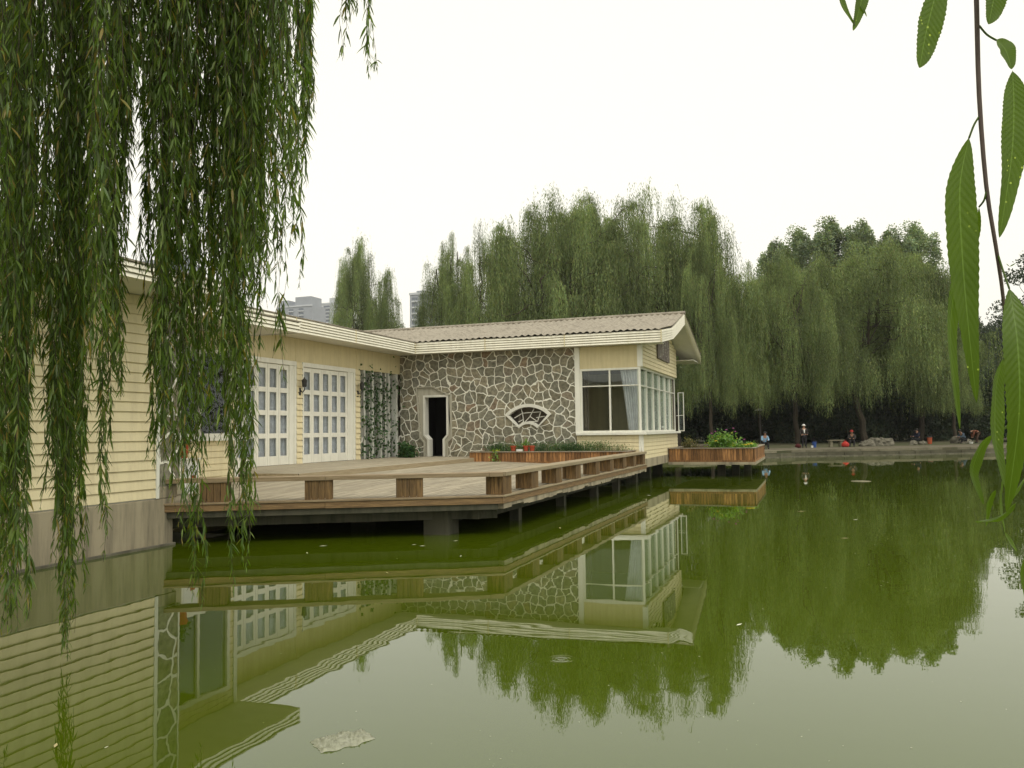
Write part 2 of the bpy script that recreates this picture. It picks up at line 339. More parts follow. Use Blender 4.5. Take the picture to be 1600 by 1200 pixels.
# ------------------------------------------------------------------ the pavilion
PAV = empty('lakeside_pavilion', (-15, 30, .6), 'low cream and stone pavilion built out over the green pond', 'building')

def lap(mb, p0, p1, nrm, z0, z1, n, lip=.026, groove=.02, base_off=0.0, rec=0.0):
    """n lapped boards between z0 and z1 along p0-p1, facing nrm"""
    p0 = Vector((*p0, 0)); p1 = Vector((*p1, 0)); nrm = Vector((*nrm, 0)); h = (z1-z0)/n
    prof = []
    for i in range(n):
        z = z0+i*h
        prof += [(-rec, z), (lip, z), (.012, z+h-groove), (-rec, z+h-groove)]
    prof.append((-rec, z1)); k0 = len(mb.v)
    for o, z in prof:
        for p in (p0, p1):
            q = p + nrm*(o+base_off); mb.v.append((q.x, q.y, z))
    for i in range(len(prof)-1):
        mb.f.append((k0+2*i, k0+2*i+1, k0+2*i+3, k0+2*i+2))
    return mb
def sect(name, mb, m, parent=PAV, **k): return mb.build(name, m, parent, **k)

XC, XA, YB, XB, XC2 = -11.2, -15.64, 30.01, -5.85, -13.3
Y2 = 38.2
# near block: lapped wall on its concrete foundation, stone pillar at its end
m_ = MB(); lap(m_, (XC, -4), (XC, 11.98), (1, 0), .885, 4.5, 21, .034, .024); sect('siding_wall', m_, M['siding'])
m_ = MB().box(XC-.25, XC-.002, -4, 12.5, .86, 4.5).box(XC-3.0, XC-.25, -4, -3.8, .5, 4.5)
sect('inner_wall', m_, M['soffit'])
m_ = MB().box(XC-.3, XC+.03, -4, 12.42, -1.2, .86).box(XC-2.4, XC-.3, 12.1, 12.42, -1.2, .70).box(XC-.28, XC+.035, 12.0, 12.52, .865, 1.08)
sect('foundation', m_, M['concrete'], bevel=.015)
MB().box(XC+.0305, XC+.075, -4, 12.45, -.3, .045).build('waterline_ledge', M['stone'], PAV, bevel=.01)
m_ = MB().box(XC, XC+.045, 11.98, 12.055, .87, 4.5); sect('corner_board', m_, M['white'])
m_ = MB().box(XC-.25, XC+.03, 12.06, 12.56, 1.085, 4.5); sect('stone_pillar', m_, M['pillar_stone'])
m_ = MB().box(XC+.0, XC+.04, 12.57, 12.60, 1.085, 4.5); sect('pillar_edge', m_, M['white'])
m_ = MB().box(-13.3, -11.25, 12.36, 12.55, .7, 4.5); sect('return_wall', m_, M['siding'])
# second block: lapped wall with a window
a, b = 12.5, 16.9; wy0, wy1, wz0, wz1 = 14.35, 16.62, 2.02, 3.95
m_ = MB(); lap(m_, (XC2, a), (XC2, b), (1, 0), .74, wz0-.1, 8); lap(m_, (XC2, a), (XC2, wy0), (1, 0), wz0-.1, 4.42, 14)
lap(m_, (XC2, wy1), (XC2, b), (1, 0), wz0-.1, 4.42, 14); lap(m_, (XC2, wy0), (XC2, wy1), (1, 0), wz1+.08, 4.42, 3)
sect('siding_wall', m_, M['siding'])
m_ = MB().box(XC2-.15, XC2-.003, a, wy0, .4, 4.42).box(XC2-.15, XC2-.003, wy1, b-.03, .4, 4.42).box(XC2-.15, XC2-.003, wy0, wy1, .4, wz0-.06).box(XC2-.15, XC2-.003, wy0, wy1, wz1+.03, 4.42)
m_.box(XA, XC2-.15, b-.15, b-.03, .4, 4.42).box(-15.6, -15.5, a, b-.2, .4, 4.42)
sect('inner_wall', m_, M['soffit'])
m_ = MB().box(XC2, XC2+.05, b-.1, b+.02, .78, 4.42); sect('corner_board', m_, M['white'])
def window(plane, x, a0, a1, z0, z1, mull, name='window', bars=(), t=.07, glass='glass', d=.09, depth=.0):
    """frame part with pane sub-part; plane 'x' => wall of constant x facing +x, 'y' => wall facing -y"""
    f = MB(); g = MB()
    def bx(mb, s0, s1, za, zb, o0, o1):
        if plane == 'x': mb.box(x+o0, x+o1, s0, s1, za, zb)
        else: mb.box(s0, s1, x-o1, x-o0, za, zb)
    bx(f, a0, a1, z1-t, z1, -depth, d); bx(f, a0, a1, z0, z0+t, -depth, d)
    bx(f, a0, a0+t, z0+t, z1-t, -depth, d); bx(f, a1-t, a1, z0+t, z1-t, -depth, d)
    for mm in mull: bx(f, mm-t*.4, mm+t*.4, z0+t, z1-t, -depth, d-.012)
    for bb in bars: bx(f, a0+t, a1-t, bb-.02, bb+.02, -depth, d-.02)
    o = f.build(name, M['white'], PAV, bevel=.006)
    gd = -depth*.75 if depth else .012
    bx(g, a0+t, a1-t, z0+t, z1-t, gd, gd+.006); g.build('pane', M[glass], o)
    return o
window('x', XC2, wy0, wy1, wz0-.08, wz1+.06, [15.55], t=.1, d=.08, glass='dglass')
m_ = MB().box(XC2, XC2+.13, wy0-.12, wy1+.12, wz0-.15, wz0-.082); sect('window_sill', m_, M['white'])
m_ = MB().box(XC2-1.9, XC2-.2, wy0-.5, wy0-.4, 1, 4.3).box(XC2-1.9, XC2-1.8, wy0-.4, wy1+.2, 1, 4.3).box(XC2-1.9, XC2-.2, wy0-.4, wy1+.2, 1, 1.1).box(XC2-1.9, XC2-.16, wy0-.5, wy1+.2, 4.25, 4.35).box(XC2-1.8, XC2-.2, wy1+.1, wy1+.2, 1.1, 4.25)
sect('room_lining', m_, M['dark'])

def eave(name, xf, x_in, y0, y1, z0, z1, n, end0=False, end1=True):
    m = MB(); lap(m, (xf, y0), (xf, y1), (1, 0), z0, z1, n, .036, .024, 0, .03)
    if end1: lap(m, (xf, y1), (x_in, y1), (0, 1), z0, z1, n, .036, .024, 0, .03)
    if end0: lap(m, (xf, y0), (x_in, y0), (0, -1), z0, z1, n, .036, .024, 0, .03)
    o = m.build(name, M['fascia'], PAV)
    s = MB().box(x_in, xf-.002, y0+.002, y1-.002, z0+.012, z0+.03); s.build('soffit', M['soffit'], PAV)
    r = MB().box(x_in, xf+.03, y0, y1+.02, z1, z1+.03); r.build('flat_roof', M['roof'], PAV)
    return o
eave('fascia', -10.05, -14.6, -4, 12.75, 4.50, 4.76, 3)
eave('fascia', -11.55, -15.7, 12.80, 17.0, 4.42, 4.68, 3)
XAF = -14.68; ZF0, ZF1 = 5.09, 5.53
YBF = 29.44
eave('fascia', XAF, -19.5, 15.5, YBF-.02, ZF0, ZF1, 5, end1=False)
# long wall with folding doors
zh = 4.32
m_ = MB().box(XA-.2, XA, 16.5, YB, zh+.02, ZF0+.005)
sect('header_panel', m_, M['header'])
for yy in (22.78, 26.6): MB().box(XA, XA+.015, yy-.006, yy+.006, zh+.03, ZF0).build('panel_joint', M['siding'], PAV)
for (y0, y1) in ((16.5, 19.1), (22.80, 23.12), (26.46, 26.80)):
    MB().box(XA-.2, XA+.02, y0, y1, 1.0, zh+.018).build('wall_pier', M['header'], PAV)
    lap(MB(), (XA, y0), (XA, y1), (1, 0), 1.045, zh, 17, .036, .034, .022).build('siding_pier', M['siding'], PAV)
def door_set(y0, cols, pitch, y1):
    fr = MB().box(XA-.16, XA+.05, y0, y1, zh-.13, zh+.015).box(XA-.16, XA+.05, y1-.12, y1, 1.045, zh-.13).box(XA-.16, XA+.05, y0, y0+.05, 1.045, zh-.13)
    fr.box(XA-.16, XA+.025, y0+.05+cols*pitch, y1-.12, 1.045, zh-.13)
    f = fr.build('door_frame', M['white'], PAV, bevel=.008)
    zr = [(1.33, 1.88), (2.03, 2.59), (2.74, 3.30), (3.45, 4.03)]
    for c in range(cols):
        a0 = y0+.055+c*pitch; a1 = a0+pitch-.01; pw = .335; c0 = (a0+a1)/2-pw/2; c1 = c0+pw
        d = MB(); x0, x1 = XA-.045, XA-.005
        d.box(x0, x1, a0, c0, 1.05, zh-.14).box(x0, x1, c1, a1, 1.05, zh-.14)
        zz = 1.05
        for (p, q) in zr: d.box(x0, x1, c0, c1, zz, p); zz = q
        d.box(x0, x1, c0, c1, zz, zh-.14)
        o = d.build('folding_door', M['white'], PAV, bevel=.004)
        g = MB()
        for (p, q) in zr: g.box(XA-.014, XA-.010, c0, c1, p, q)
        g.build('pane', M['dglass'], o)
    # curtains hanging behind the leaves
    for c in range(cols):
        a0 = y0+.055+c*pitch
        cu = MB(); n = 26
        for i in range(n):
            t0, t1 = i/n, (i+1)/n; f2 = lambda t: (XA-.085+.012*math.sin(t*22+c*2)+.006*math.sin(t*51), a0+.19+c*.006+t*(pitch*.62))
            p, q = f2(t0), f2(t1); cu.face((*p, 1.1), (*q, 1.1), (*q, 4.15), (*p, 4.15))
        cu.build('curtain', M['curtain'], PAV, smooth=True)
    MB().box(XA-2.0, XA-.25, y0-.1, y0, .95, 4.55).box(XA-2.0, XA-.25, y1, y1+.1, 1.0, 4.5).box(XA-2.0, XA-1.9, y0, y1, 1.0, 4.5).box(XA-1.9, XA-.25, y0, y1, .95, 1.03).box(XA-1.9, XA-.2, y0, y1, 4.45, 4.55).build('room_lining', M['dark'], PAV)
door_set(19.12, 6, .545, 22.79)
door_set(23.13, 5, .555, 26.45)
# wall lanterns
def lantern(y, z):
    x = XA+.05
    o = MB().tube([(x, y, z-.16), (x+.10, y, z-.20), (x+.17, y, z-.12), (x+.16, y, z-.05)], .018, 6).lathe((x, y, z-.16), [(.05, -.03), (.055, 0), (.03, .04)], 10).box(x-.03, x, y-.05, y+.05, z-.3, z-.06).build('wall_lamp', M['black'], PAV)
    c = Vector((x+.16, y, z-.04))
    MB().lathe(c, [(.045, 0), (.075, .02), (.095, .20), (.11, .21), (.03, .28), (.012, .33)], 6).build('lantern_cage', M['black'], o)
    MB().lathe(c+Vector((0, 0, .03)), [(.066, 0), (.086, .16)], 6).build('lantern_glass', M['lampglass'], o)
M['lampglass'] = mat('lantern_glass', (.45, .42, .33), .15, .6)
lantern(22.98, 3.55); lantern(26.63, 3.62)
# louvre screen of upright white fins, black sheet behind for the shade in the gaps
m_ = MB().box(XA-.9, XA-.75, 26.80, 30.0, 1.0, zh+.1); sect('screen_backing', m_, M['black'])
for yy in (27.15, 27.78, 28.42, 29.06, 29.72):
    MB().box(XA-.36, XA+.02, yy-.06, yy+.06, 1.045, zh+.015).build('screen_fin', M['fin'], PAV, bevel=.006)
    if yy in (27.78, 29.06): MB().tube([(XA+.015, yy-.30, 1.045), (XA+.015, yy-.30, zh)], .022, 6).build('screen_rod', M['white'], PAV)
def ring(y, z):
    m = MB()
    for s in (-1, 1):
        pts = [(XA+.04, y+s*(.13-.10*math.cos(t)), z+.12*math.sin(t)) for t in [math.pi*(-.5+k/8) for k in range(9)]]
        m.tube(pts, .014, 5)
    m.build('screen_scroll', M['white'], PAV)
for y_, z_ in ((27.0, 1.75), (28.58, 1.75), (29.88, 1.75), (29.2, 2.1), (29.88, 2.75), (29.86, 4.0)): ring(y_-.08, z_)
# stone facade with doorway and fan window
def holed(poly, holes, y, depth):
    bm = bmesh.new(); ee = []
    for lp in [poly]+holes:
        vs = [bm.verts.new((p[0], y, p[1])) for p in lp]; ee += [bm.edges.new((vs[i], vs[(i+1) % len(vs)])) for i in range(len(vs))]
    bmesh.ops.triangle_fill(bm, use_beauty=True, use_dissolve=False, edges=ee)
    r = bmesh.ops.extrude_face_region(bm, geom=bm.faces[:])
    for v in r['geom']:
        if isinstance(v, bmesh.types.BMVert): v.co.y += depth
    bmesh.ops.recalc_face_normals(bm, faces=bm.faces[:])
    return bm
DO = [(-14.36, 1.045), (-14.36, 1.72), (-14.53, 1.90), (-14.53, 3.39), (-13.60, 3.39), (-13.60, 1.90), (-13.77, 1.72), (-13.77, 1.045)]      # clear opening
DF = [(-14.55, 1.045), (-14.55, 1.62), (-14.72, 1.78), (-14.86, 3.78), (-14.10, 3.78), (-14.06, 3.70), (-13.96, 3.70), (-13.93, 3.62), (-13.82, 3.62), (-13.78, 3.54), (-13.66, 3.54), (-13.63, 3.46), (-13.42, 3.46), (-13.42, 1.78), (-13.58, 1.62), (-13.58, 1.045)]
def fan(cx, cz, r0, r1, a0, a1, n=18):
    o = [(cx+r1*math.cos(a0+(a1-a0)*i/n), cz+r1*math.sin(a0+(a1-a0)*i/n)) for i in range(n+1)]
    o += [(cx+r0*math.cos(a1+(a0-a1)*i/n), cz+r0*math.sin(a1+(a0-a1)*i/n)) for i in range(n+1)]
    return o
FA = (math.radians(43), math.radians(137)); FC = (-10.20, 1.76)
fan_out = fan(*FC, .50, 1.27, FA[0], FA[1]); fan_in = fan(*FC, .60, 1.15, FA[0]+.075, FA[1]-.075)
bm = holed([(XA, 1.0), (XA, 5.1), (-8.33, 5.1), (-8.33, 1.0)], [DF, fan_out], YB, .3)
me = bpy.data.meshes.new('stone_wall'); bm.to_mesh(me); bm.free(); link('stone_wall', me, M['wall_stone'], PAV)
def ringmesh(name, outer, inner, y0, y1, mt, parent=PAV):
    bm = holed(outer, [inner], y0, y1-y0); me = bpy.data.meshes.new(name); bm.to_mesh(me); bm.free()
    return link(name, me, mt, parent)
DF2 = [(x, z) for x, z in DF]; DF2[0] = (DF[0][0], 1.043); DF2[-1] = (DF[-1][0], 1.043)
M['trim'] = stain_mat('stone_trim', (.44, .42, .33), (.22, .2, .15), .7, amount=.5)
M['trimlight'] = stain_mat('pale_trim', (.70, .69, .60), (.4, .38, .3), .6, amount=.3)
DOo = [(-14.44, 1.043), (-14.44, 1.70), (-14.61, 1.88), (-14.61, 3.47), (-13.52, 3.47), (-13.52, 1.88), (-13.69, 1.70), (-13.69, 1.043)]
def strip(name, A, B, y0, y1, mt):     # jamb between two matching open outlines
    m = MB(); n = len(A)
    for i in range(n-1):
        a, b, c, d = A[i], A[i+1], B[i+1], B[i]
        m.hexa([(a[0], y0, a[1]), (b[0], y0, b[1]), (c[0], y0, c[1]), (d[0], y0, d[1])], [(a[0], y1, a[1]), (b[0], y1, b[1]), (c[0], y1, c[1]), (d[0], y1, d[1])])
    return m.build(name, mt, PAV)
strip('doorway_lining', DO, DOo, YB-.03, YB+.32, M['trimlight'])
bm = bmesh.new(); lp = DF2 + list(reversed(DOo)); vs = [bm.verts.new((p[0], YB+.02, p[1])) for p in lp]
f_ = bm.faces.new(vs); r = bmesh.ops.extrude_face_region(bm, geom=[f_])
for v in r['geom']:
    if isinstance(v, bmesh.types.BMVert): v.co.y += .25
bmesh.ops.triangulate(bm, faces=bm.faces[:]); bmesh.ops.recalc_face_normals(bm, faces=bm.faces[:])
me = bpy.data.meshes.new('doorway_surround'); bm.to_mesh(me); bm.free(); link('doorway_surround', me, M['trim'], PAV)
# raised outline of the doorway, stepped at the head
def offs(poly, k): 
    cx, cz = -14.06, 2.4
    return [(cx+(x-cx)*(1+k*.16), cz+(z-cz)*(1+k*.06) if z > 1.1 else z) for x, z in poly]
strip('doorway_moulding', DF2, offs(DF2, .55), YB-.05, YB+.03, M['trim'])
ringmesh('fan_window', fan_out, fan_in, YB-.06, YB+.16, M['trimlight'])
g = MB(); lat = [((-10.78, 2.50), (-10.45, 2.68)), ((-10.45, 2.68), (-10.40, 2.30)), ((-10.40, 2.30), (-10.15, 2.55)), ((-10.15, 2.55), (-9.98, 2.85)), ((-10.45, 2.68), (-10.12, 2.70)), ((-10.12, 2.70), (-9.70, 2.72)), ((-10.15, 2.55), (-9.85, 2.35)), ((-10.62, 2.35), (-10.40, 2.45)), ((-9.85, 2.35), (-9.72, 2.72)), ((-10.55, 2.25), (-10.42, 2.36)), ((-10.2, 2.36), (-9.85, 2.35)), ((-10.45, 2.68), (-10.5, 2.86)), ((-9.9, 2.5), (-9.55, 2.55))]
for (a_, b_) in lat: g.bar((a_[0], YB+.06, a_[1]), (b_[0], YB+.06, b_[1]), .024, .024, (0, 1, 0))
g.build('fan_lattice', M['trimlight'], PAV)
MB().box(-11.4, -9.0, YB+.45, YB+.5, 1.9, 3.2).build('window_backing', M['room'], PAV)
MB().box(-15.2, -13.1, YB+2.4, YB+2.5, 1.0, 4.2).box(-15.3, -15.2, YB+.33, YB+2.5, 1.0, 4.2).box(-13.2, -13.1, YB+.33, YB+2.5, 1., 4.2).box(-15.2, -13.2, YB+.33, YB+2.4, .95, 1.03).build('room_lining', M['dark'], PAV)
# glazed corner room
WT = 4.27; SILL = 1.90
MB().box(-8.33, -8.14, YB-.06, YB+.2, SILL-.02, 5.09).build('corner_board', M['white'], PAV)
MB().box(-8.14, XB+.0, YB-.01, YB+.15, WT, 5.09).build('header_panel', M['header'], PAV)
m_ = MB(); GP_ = [(29.44, 5.53), (31.9, 5.88), (33.4, 6.30), (35.2, 6.84), (40.25, 5.50)]
def roofz(y):
    for (a, b) in zip(GP_[:-1], GP_[1:]):
        if a[0] <= y <= b[0]: return a[1]+(b[1]-a[1])*(y-a[0])/(b[0]-a[0])-.40
for k in range(15):
    z0_ = WT+.05+k*.145; ys = [YB+.14+(Y2-YB-.14)*i/200 for i in range(201)]; ok = [y for y in ys if roofz(y) > z0_+.145]
    if ok: lap(m_, (XB+.02, min(ok)), (XB+.02, max(ok)), (1, 0), z0_, z0_+.145, 1, .026, .018)
m_.box(XB-.15, XB+.018, YB+.14, Y2, WT+.04, 5.1)
sect('gable_siding', m_, M['siding'])
MB().box(XB-.12, XB+.05, YB-.04, YB+.14, WT+.02, 5.09).build('corner_board', M['white'], PAV)
window('y', YB, -8.14, XB-.02, SILL, WT, [-7.02], name='picture_window', bars=[3.62], t=.075, d=.02, depth=.07)
mu = [31.55, 32.95, 34.35, 35.75, 37.0]
window('x', XB-.08, YB+.06, Y2, SILL, WT+.04, mu, name='side_window', bars=[3.62], t=.07, d=.02, depth=.07)
MB().box(-8.3, XB+.16, YB-.14, YB+.02, SILL-.09, SILL-.002).box(XB-.05, XB+.16, YB+.02, Y2+.1, SILL-.09, SILL-.002).build('window_sill', M['white'], PAV, bevel=.01)
f = MB(); 
def fr_open(x0, x1, y, z0, z1, t=.05):
    return MB().box(x0, x1, y, y+.04, z0, z0+t).box(x0, x1, y, y+.04, z1-t, z1).box(x0, x0+t, y, y+.04, z0+t, z1-t).box(x1-t, x1, y, y+.04, z0+t, z1-t)
o = fr_open(XB+.06, XB+.33, Y2+.02, 1.90, 3.66, .035).build('open_casement', M['white'], PAV)
MB().box(XB+.10, XB+.29, Y2+.035, Y2+.04, 1.94, 3.62).build('pane', M['glass'], o)
MB().tube([(XB+.0, Y2-.1, 2.6), (XB+.3, Y2+.02, 2.62)], .012, 5).build('casement_stay', M['white'], o)
m_ = MB(); lap(m_, (-8.3, YB), (XB-.12, YB), (0, -1), 1.0, SILL-.09, 6, .024, .02)
sect('siding_apron', m_, M['siding'])
m_ = MB(); lap(m_, (XB, YB+.02), (XB, Y2), (1, 0), .93, SILL-.09, 6, .024, .02)
sect('siding_apron', m_, M['siding'])
MB().box(-8.3, XB-.003, YB+.002, YB+.15, .8, SILL-.09).box(XB-.15, XB-.003, YB+.15, Y2, .8, SILL-.09).build('inner_wall', M['soffit'], PAV)
MB().box(XB-.12, XB+.04, YB-.035, YB+.04, .93, SILL-.09).build('corner_board', M['white'], PAV)
MB().box(-16, XB+.03, YB+.0, Y2, .60, .93).box(-8.2, XB+.03, YB-.02, YB, .6, .99).build('floor_slab', M['concrete'], PAV, bevel=.02)
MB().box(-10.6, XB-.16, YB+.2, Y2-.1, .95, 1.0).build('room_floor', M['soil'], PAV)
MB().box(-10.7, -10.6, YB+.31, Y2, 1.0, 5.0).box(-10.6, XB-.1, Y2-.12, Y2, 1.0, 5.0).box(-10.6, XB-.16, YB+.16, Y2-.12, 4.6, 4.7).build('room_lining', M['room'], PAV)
for yy in (31.6, 34.4, 37.2):
    for xx in (-6.6, -10.5, -14.5):
        MB().box(xx-.2, xx+.2, yy-.2, yy+.2, -1.3, .6).build('concrete_column', M['mossy_shade'], PAV)
# drawn curtain in the corner, net curtains down the side
def drape(name, path, z0, z1, mt, amp=.035, fr=9., n=70, pinch=0):
    m = MB(); rows = 8; k0 = len(m.v)
    for j in range(rows+1):
        tz = j/rows
        for i in range(n+1):
            t = i/n; s = t
            (ax, ay), (bx, by) = path
            if pinch: ax2 = ax+(bx-ax)*pinch*(1-tz)**.8; ay2 = ay+(by-ay)*pinch*(1-tz)**.8
            else: ax2, ay2 = ax, ay
            x = ax2+(bx-ax2)*s; y = ay2+(by-ay2)*s
            d = Vector((bx-ax, by-ay, 0)).normalized(); nn = Vector((-d.y, d.x, 0))
            q = Vector((x, y, 0))+nn*amp*(math.sin(t*fr*6.28)+.4*math.sin(t*fr*14+j*.3))
            m.v.append((q.x, q.y, z0+(z1-z0)*tz))
    for j in range(rows):
        for i in range(n):
            a = k0+j*(n+1)+i; m.f.append((a, a+1, a+n+2, a+n+1))
    return m.build(name, mt, PAV, smooth=True)
drape('curtain', ((-6.66, YB+.15), (-5.98, YB+.15)), 1.95, 4.2, M['curtain'], pinch=.42, fr=6)
drape('net_curtain', ((XB-.21, YB+.22), (XB-.21, Y2-.3)), 1.95, 4.2, M['net'], amp=.05, fr=24, n=260)
# front curtain at the left of the picture window, its shade put into the dark colour
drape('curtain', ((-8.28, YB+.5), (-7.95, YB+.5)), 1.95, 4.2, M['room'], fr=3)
# carved board on the gable
pl = MB().box(XB+.06, XB+.11, 33.1, 35.9, 4.82, 5.78).build('gable_plaque', mat('carved_wood', (.20, .17, .145), .8, .2, var=.6, vscale=9, bump=1.0, bscale=10), PAV, bevel=.02)
g = MB(); rr = random.Random(5)
for cx_ in (33.6, 34.2, 34.8, 35.4):
    for k in range(9):
        a = rr.choice((0, 1)); y_ = cx_+rr.uniform(-.16, .16); z_ = 5.28+rr.uniform(-.36, .36); l = rr.uniform(.06, .17)
        g.bar((XB+.113, y_-(l if a else .01), z_-(0 if a else l)), (XB+.113, y_+(l if a else .01), z_+(.02 if a else l)), .02, .02, (1, 0, 0))
g.build('carved_marks', mat('pale_marks', (.5, .48, .42), .7, .2), pl)

# gable roof of corrugated sheet, bargeboards and fascia
XR = -4.98
prof_top = [(YBF-.02, 5.55), (31.9, 5.93), (33.3, 6.30), (35.2, 6.83), (40.25, 5.52)]
m_ = MB(); lap(m_, (XAF, YBF), (XR, YBF), (0, -1), ZF0, ZF1, 5, .036, .026, 0, .03); sect('fascia', m_, M['fascia'])
for xx in (XAF+.0, -12.0, -9.2, -7.2): pass
m_ = MB()
for xx in (XAF+.02, -11.7, -8.55, XR-.01): m_.box(xx-.012, xx+.012, YBF-.042, YBF, ZF0, ZF1+.01)
for yy in (21.4, 24.9): m_.box(XAF, XAF+.042, yy-.008, yy+.008, ZF0, ZF1)
sect('fascia_joint', m_, M['header'])
def barge(pl_, x, h, name):
    m = MB(); n = 5
    for (a, b) in zip(pl_[:-1], pl_[1:]):
        for i in range(n):
            t0, t1 = i/n, (i+1)/n
            za0, zb0 = a[1]-h+h*t0, b[1]-h+h*t0; za1, zb1 = za0+h/n, zb0+h/n
            m.hexa([(x, a[0], za0), (x+.034, a[0], za0), (x+.034, b[0], zb0), (x, b[0], zb0)], [(x, a[0], za1-.026), (x+.014, a[0], za1-.026), (x+.014, b[0], zb1-.026), (x, b[0], zb1-.026)])
        m.hexa([(x-.05, a[0], a[1]-h+.004), (x-.001, a[0], a[1]-h+.004), (x-.001, b[0], b[1]-h+.004), (x-.05, b[0], b[1]-h+.004)], [(x-.05, a[0], a[1]-.01), (x-.001, a[0], a[1]-.01), (x-.001, b[0], b[1]-.01), (x-.05, b[0], b[1]-.01)])
    return m.build(name, M['fascia'], PAV)
bt = [(YBF, 5.53), (31.9, 5.88), (33.4, 6.30), (35.2, 6.84), (40.25, 5.50)]
barge(bt, XR, .44, 'bargeboard')
m_ = MB()     # underside of the overhang
for (a, b) in zip(bt[:-1], bt[1:]):
    m_.hexa([(XB-.0, a[0], a[1]-.42), (XR-.055, a[0], a[1]-.42), (XR-.055, b[0], b[1]-.42), (XB-.0, b[0], b[1]-.42)], [(XB, a[0], a[1]-.38), (XR-.055, a[0], a[1]-.38), (XR-.055, b[0], b[1]-.38), (XB, b[0], b[1]-.38)])
m_.box(-19.5, XR-.06, YBF+.003, YB+.3, ZF0+.012, ZF0+.04)
m_.box(-19.5, XR-.06, Y2, 40.2, ZF0+.012, ZF0+.04)
sect('soffit', m_, M['soffit'])
V = []; FF = []; amp = .028; per = .25; nx = int((XR+.02+22)/per*6)
xs = np.linspace(-22, XR+.03, nx+1); P2 = [(YBF-.06, 5.56), (31.9, 5.94), (33.3, 6.31), (35.2, 6.85), (40.3, 5.52)]
joint = {0: 0}
k = 0
for si in range(len(P2)-1):
    (y0, z0), (y1, z1) = P2[si], P2[si+1]
    for t in (0, 1):
        y = y0+(y1-y0)*t; z = z0+(z1-z0)*t
        for x in xs:
            lapn = .018*math.floor((x+22)/.9 % 2)
            V.append((x, y, z+amp*math.sin(2*math.pi*x/per)+lapn))
    for i in range(nx):
        a = k+i; FF.append((a, a+1, a+nx+2, a+nx+1))
    k += 2*(nx+1)
np_mesh('corrugated_roof', np.array(V), np.array(FF), M['roof'], PAV)
m_ = MB(); m_.tube([(-22, 35.2, 6.87), (XR+.05, 35.2, 6.87)], .08, 8); sect('ridge_cap', m_, M['roof'])
MB().box(-19.4, -6.0, Y2-.14, Y2-.02, 1.0, 5.2).box(-20.5, -19.4, 16, Y2, .5, 5.2).build('rear_wall', M['siding'], PAV)

# ------------------------------------------------------------------ timber deck
DK = empty('timber_deck', (-8.5, 20, .6), 'weathered timber deck with a low plank bench rail, beside the pavilion over the water', 'deck')
Lp, Dp, Rp = Vector((-11.19, 12.19)), Vector((-5.70, 15.20)), Vector((-5.70, 29.95))
fd = (Dp-Lp).normalized(); fn = Vector((fd.y, -fd.x))         # fn points out over the water
def dz(x, y):
    d1 = -5.70-x; d2 = -(Vector((x, y))-Lp).dot(fn); d = max(0, min(d1, d2))
    return .725+.175*min(1, d/5.0)
m_ = MB(); x = -5.72
while x > -13.3:
    x0, x1 = x-.135, x
    yst = Lp.y+(x1-Lp.x)*fd.y/fd.x+.05 if x0 > -11.15 else 12.58
    yen = 29.99; y = yst
    cuts = [yst]+[c for c in np.arange(yst+rnd.uniform(1, 3), yen-.5, 3.6)]+[yen]
    for c0, c1 in zip(cuts[:-1], cuts[1:]):
        c1g = c1-.004; n = 4; tilt = rnd.uniform(-.002, .002)
        for i in range(n):
            ya, yb = c0+(c1g-c0)*i/n, c0+(c1g-c0)*(i+1)/n
            za, zb = dz(x0, ya)+tilt, dz(x0, yb)+tilt
            if i == 0:
                k0 = len(m_.v); m_.v += [(x0, ya, za), (x1, ya, za), (x0, ya, za-.03), (x1, ya, za-.03)]; m_.f.append((k0+2, k0+3, k0+1, k0))
            kk = len(m_.v); m_.v += [(x0, yb, zb), (x1, yb, zb), (x0, yb, zb-.03), (x1, yb, zb-.03)]
            m_.f += [(kk-4, kk-3, kk+1, kk), (kk-4+2, kk-4, kk, kk+2), (kk-3, kk-1, kk+3, kk+1)]
    x -= .145
m_.build('deck_boards', M['deck'], DK)
# under-structure
m_ = MB(); n = fn
def P(v, z): return (v.x, v.y, z)
ins = .16
Li = Lp-fn*ins; Di = Vector((Dp.x-.14, (Lp.y-fn.y*ins)+((Dp.x-.14)-(Lp.x-fn.x*ins))*fd.y/fd.x)); Ri = Vector((Rp.x-.14, Rp.y))
m_.prism([Li, Di, Ri, Vector((-13.2, 29.95)), Vector((-13.2, 12.6)), Vector((-11.25, 12.6))], .47, .60)
m_.build('concrete_slab', M['mossy_shade'], DK, bevel=.02)
m_ = MB(); yv = 15.25
while yv < 29.9:
    y2_ = min(29.93, yv+rnd.uniform(.12, .5)); zb = .485+rnd.choice((0, .0, .015, .04, .05)); m_.box(-5.84, -5.715, yv, y2_, zb, .597); yv = y2_
m_.build('slab_edge', M['concrete'], DK)
m_ = MB().prism([Lp-fn*.05, Dp-fn*.03-fd*.1, Dp-fn*.15-fd*.1, Lp-fn*.15], .49, .597); m_.build('slab_edge', M['mossy_shade'], DK)
m_ = MB().bar((*(Li-fn*.35), .38), (*(Di-fn*.35), .38), .25, .18).bar((-6.35, 15.2, .38), (-6.35, 29.9, .38), .25, .18)
m_.build('edge_beam', M['mossy_shade'], DK)
for (cx, cy_, s) in ((-7.0, 15.15, .26), (-6.4, 17.85, .11), (-6.4, 21.45, .11), (-6.3, 24.6, .11), (-6.3, 27.55, .11), (-9.6, 16.6, .2), (-9.6, 21.5, .2), (-9.6, 26.5, .2), (-12.4, 19, .2), (-12.4, 25, .2)):
    MB().box(cx-s, cx+s, cy_-s, cy_+s, -1.3, .47).build('concrete_column', M['mossy_shade'], DK)
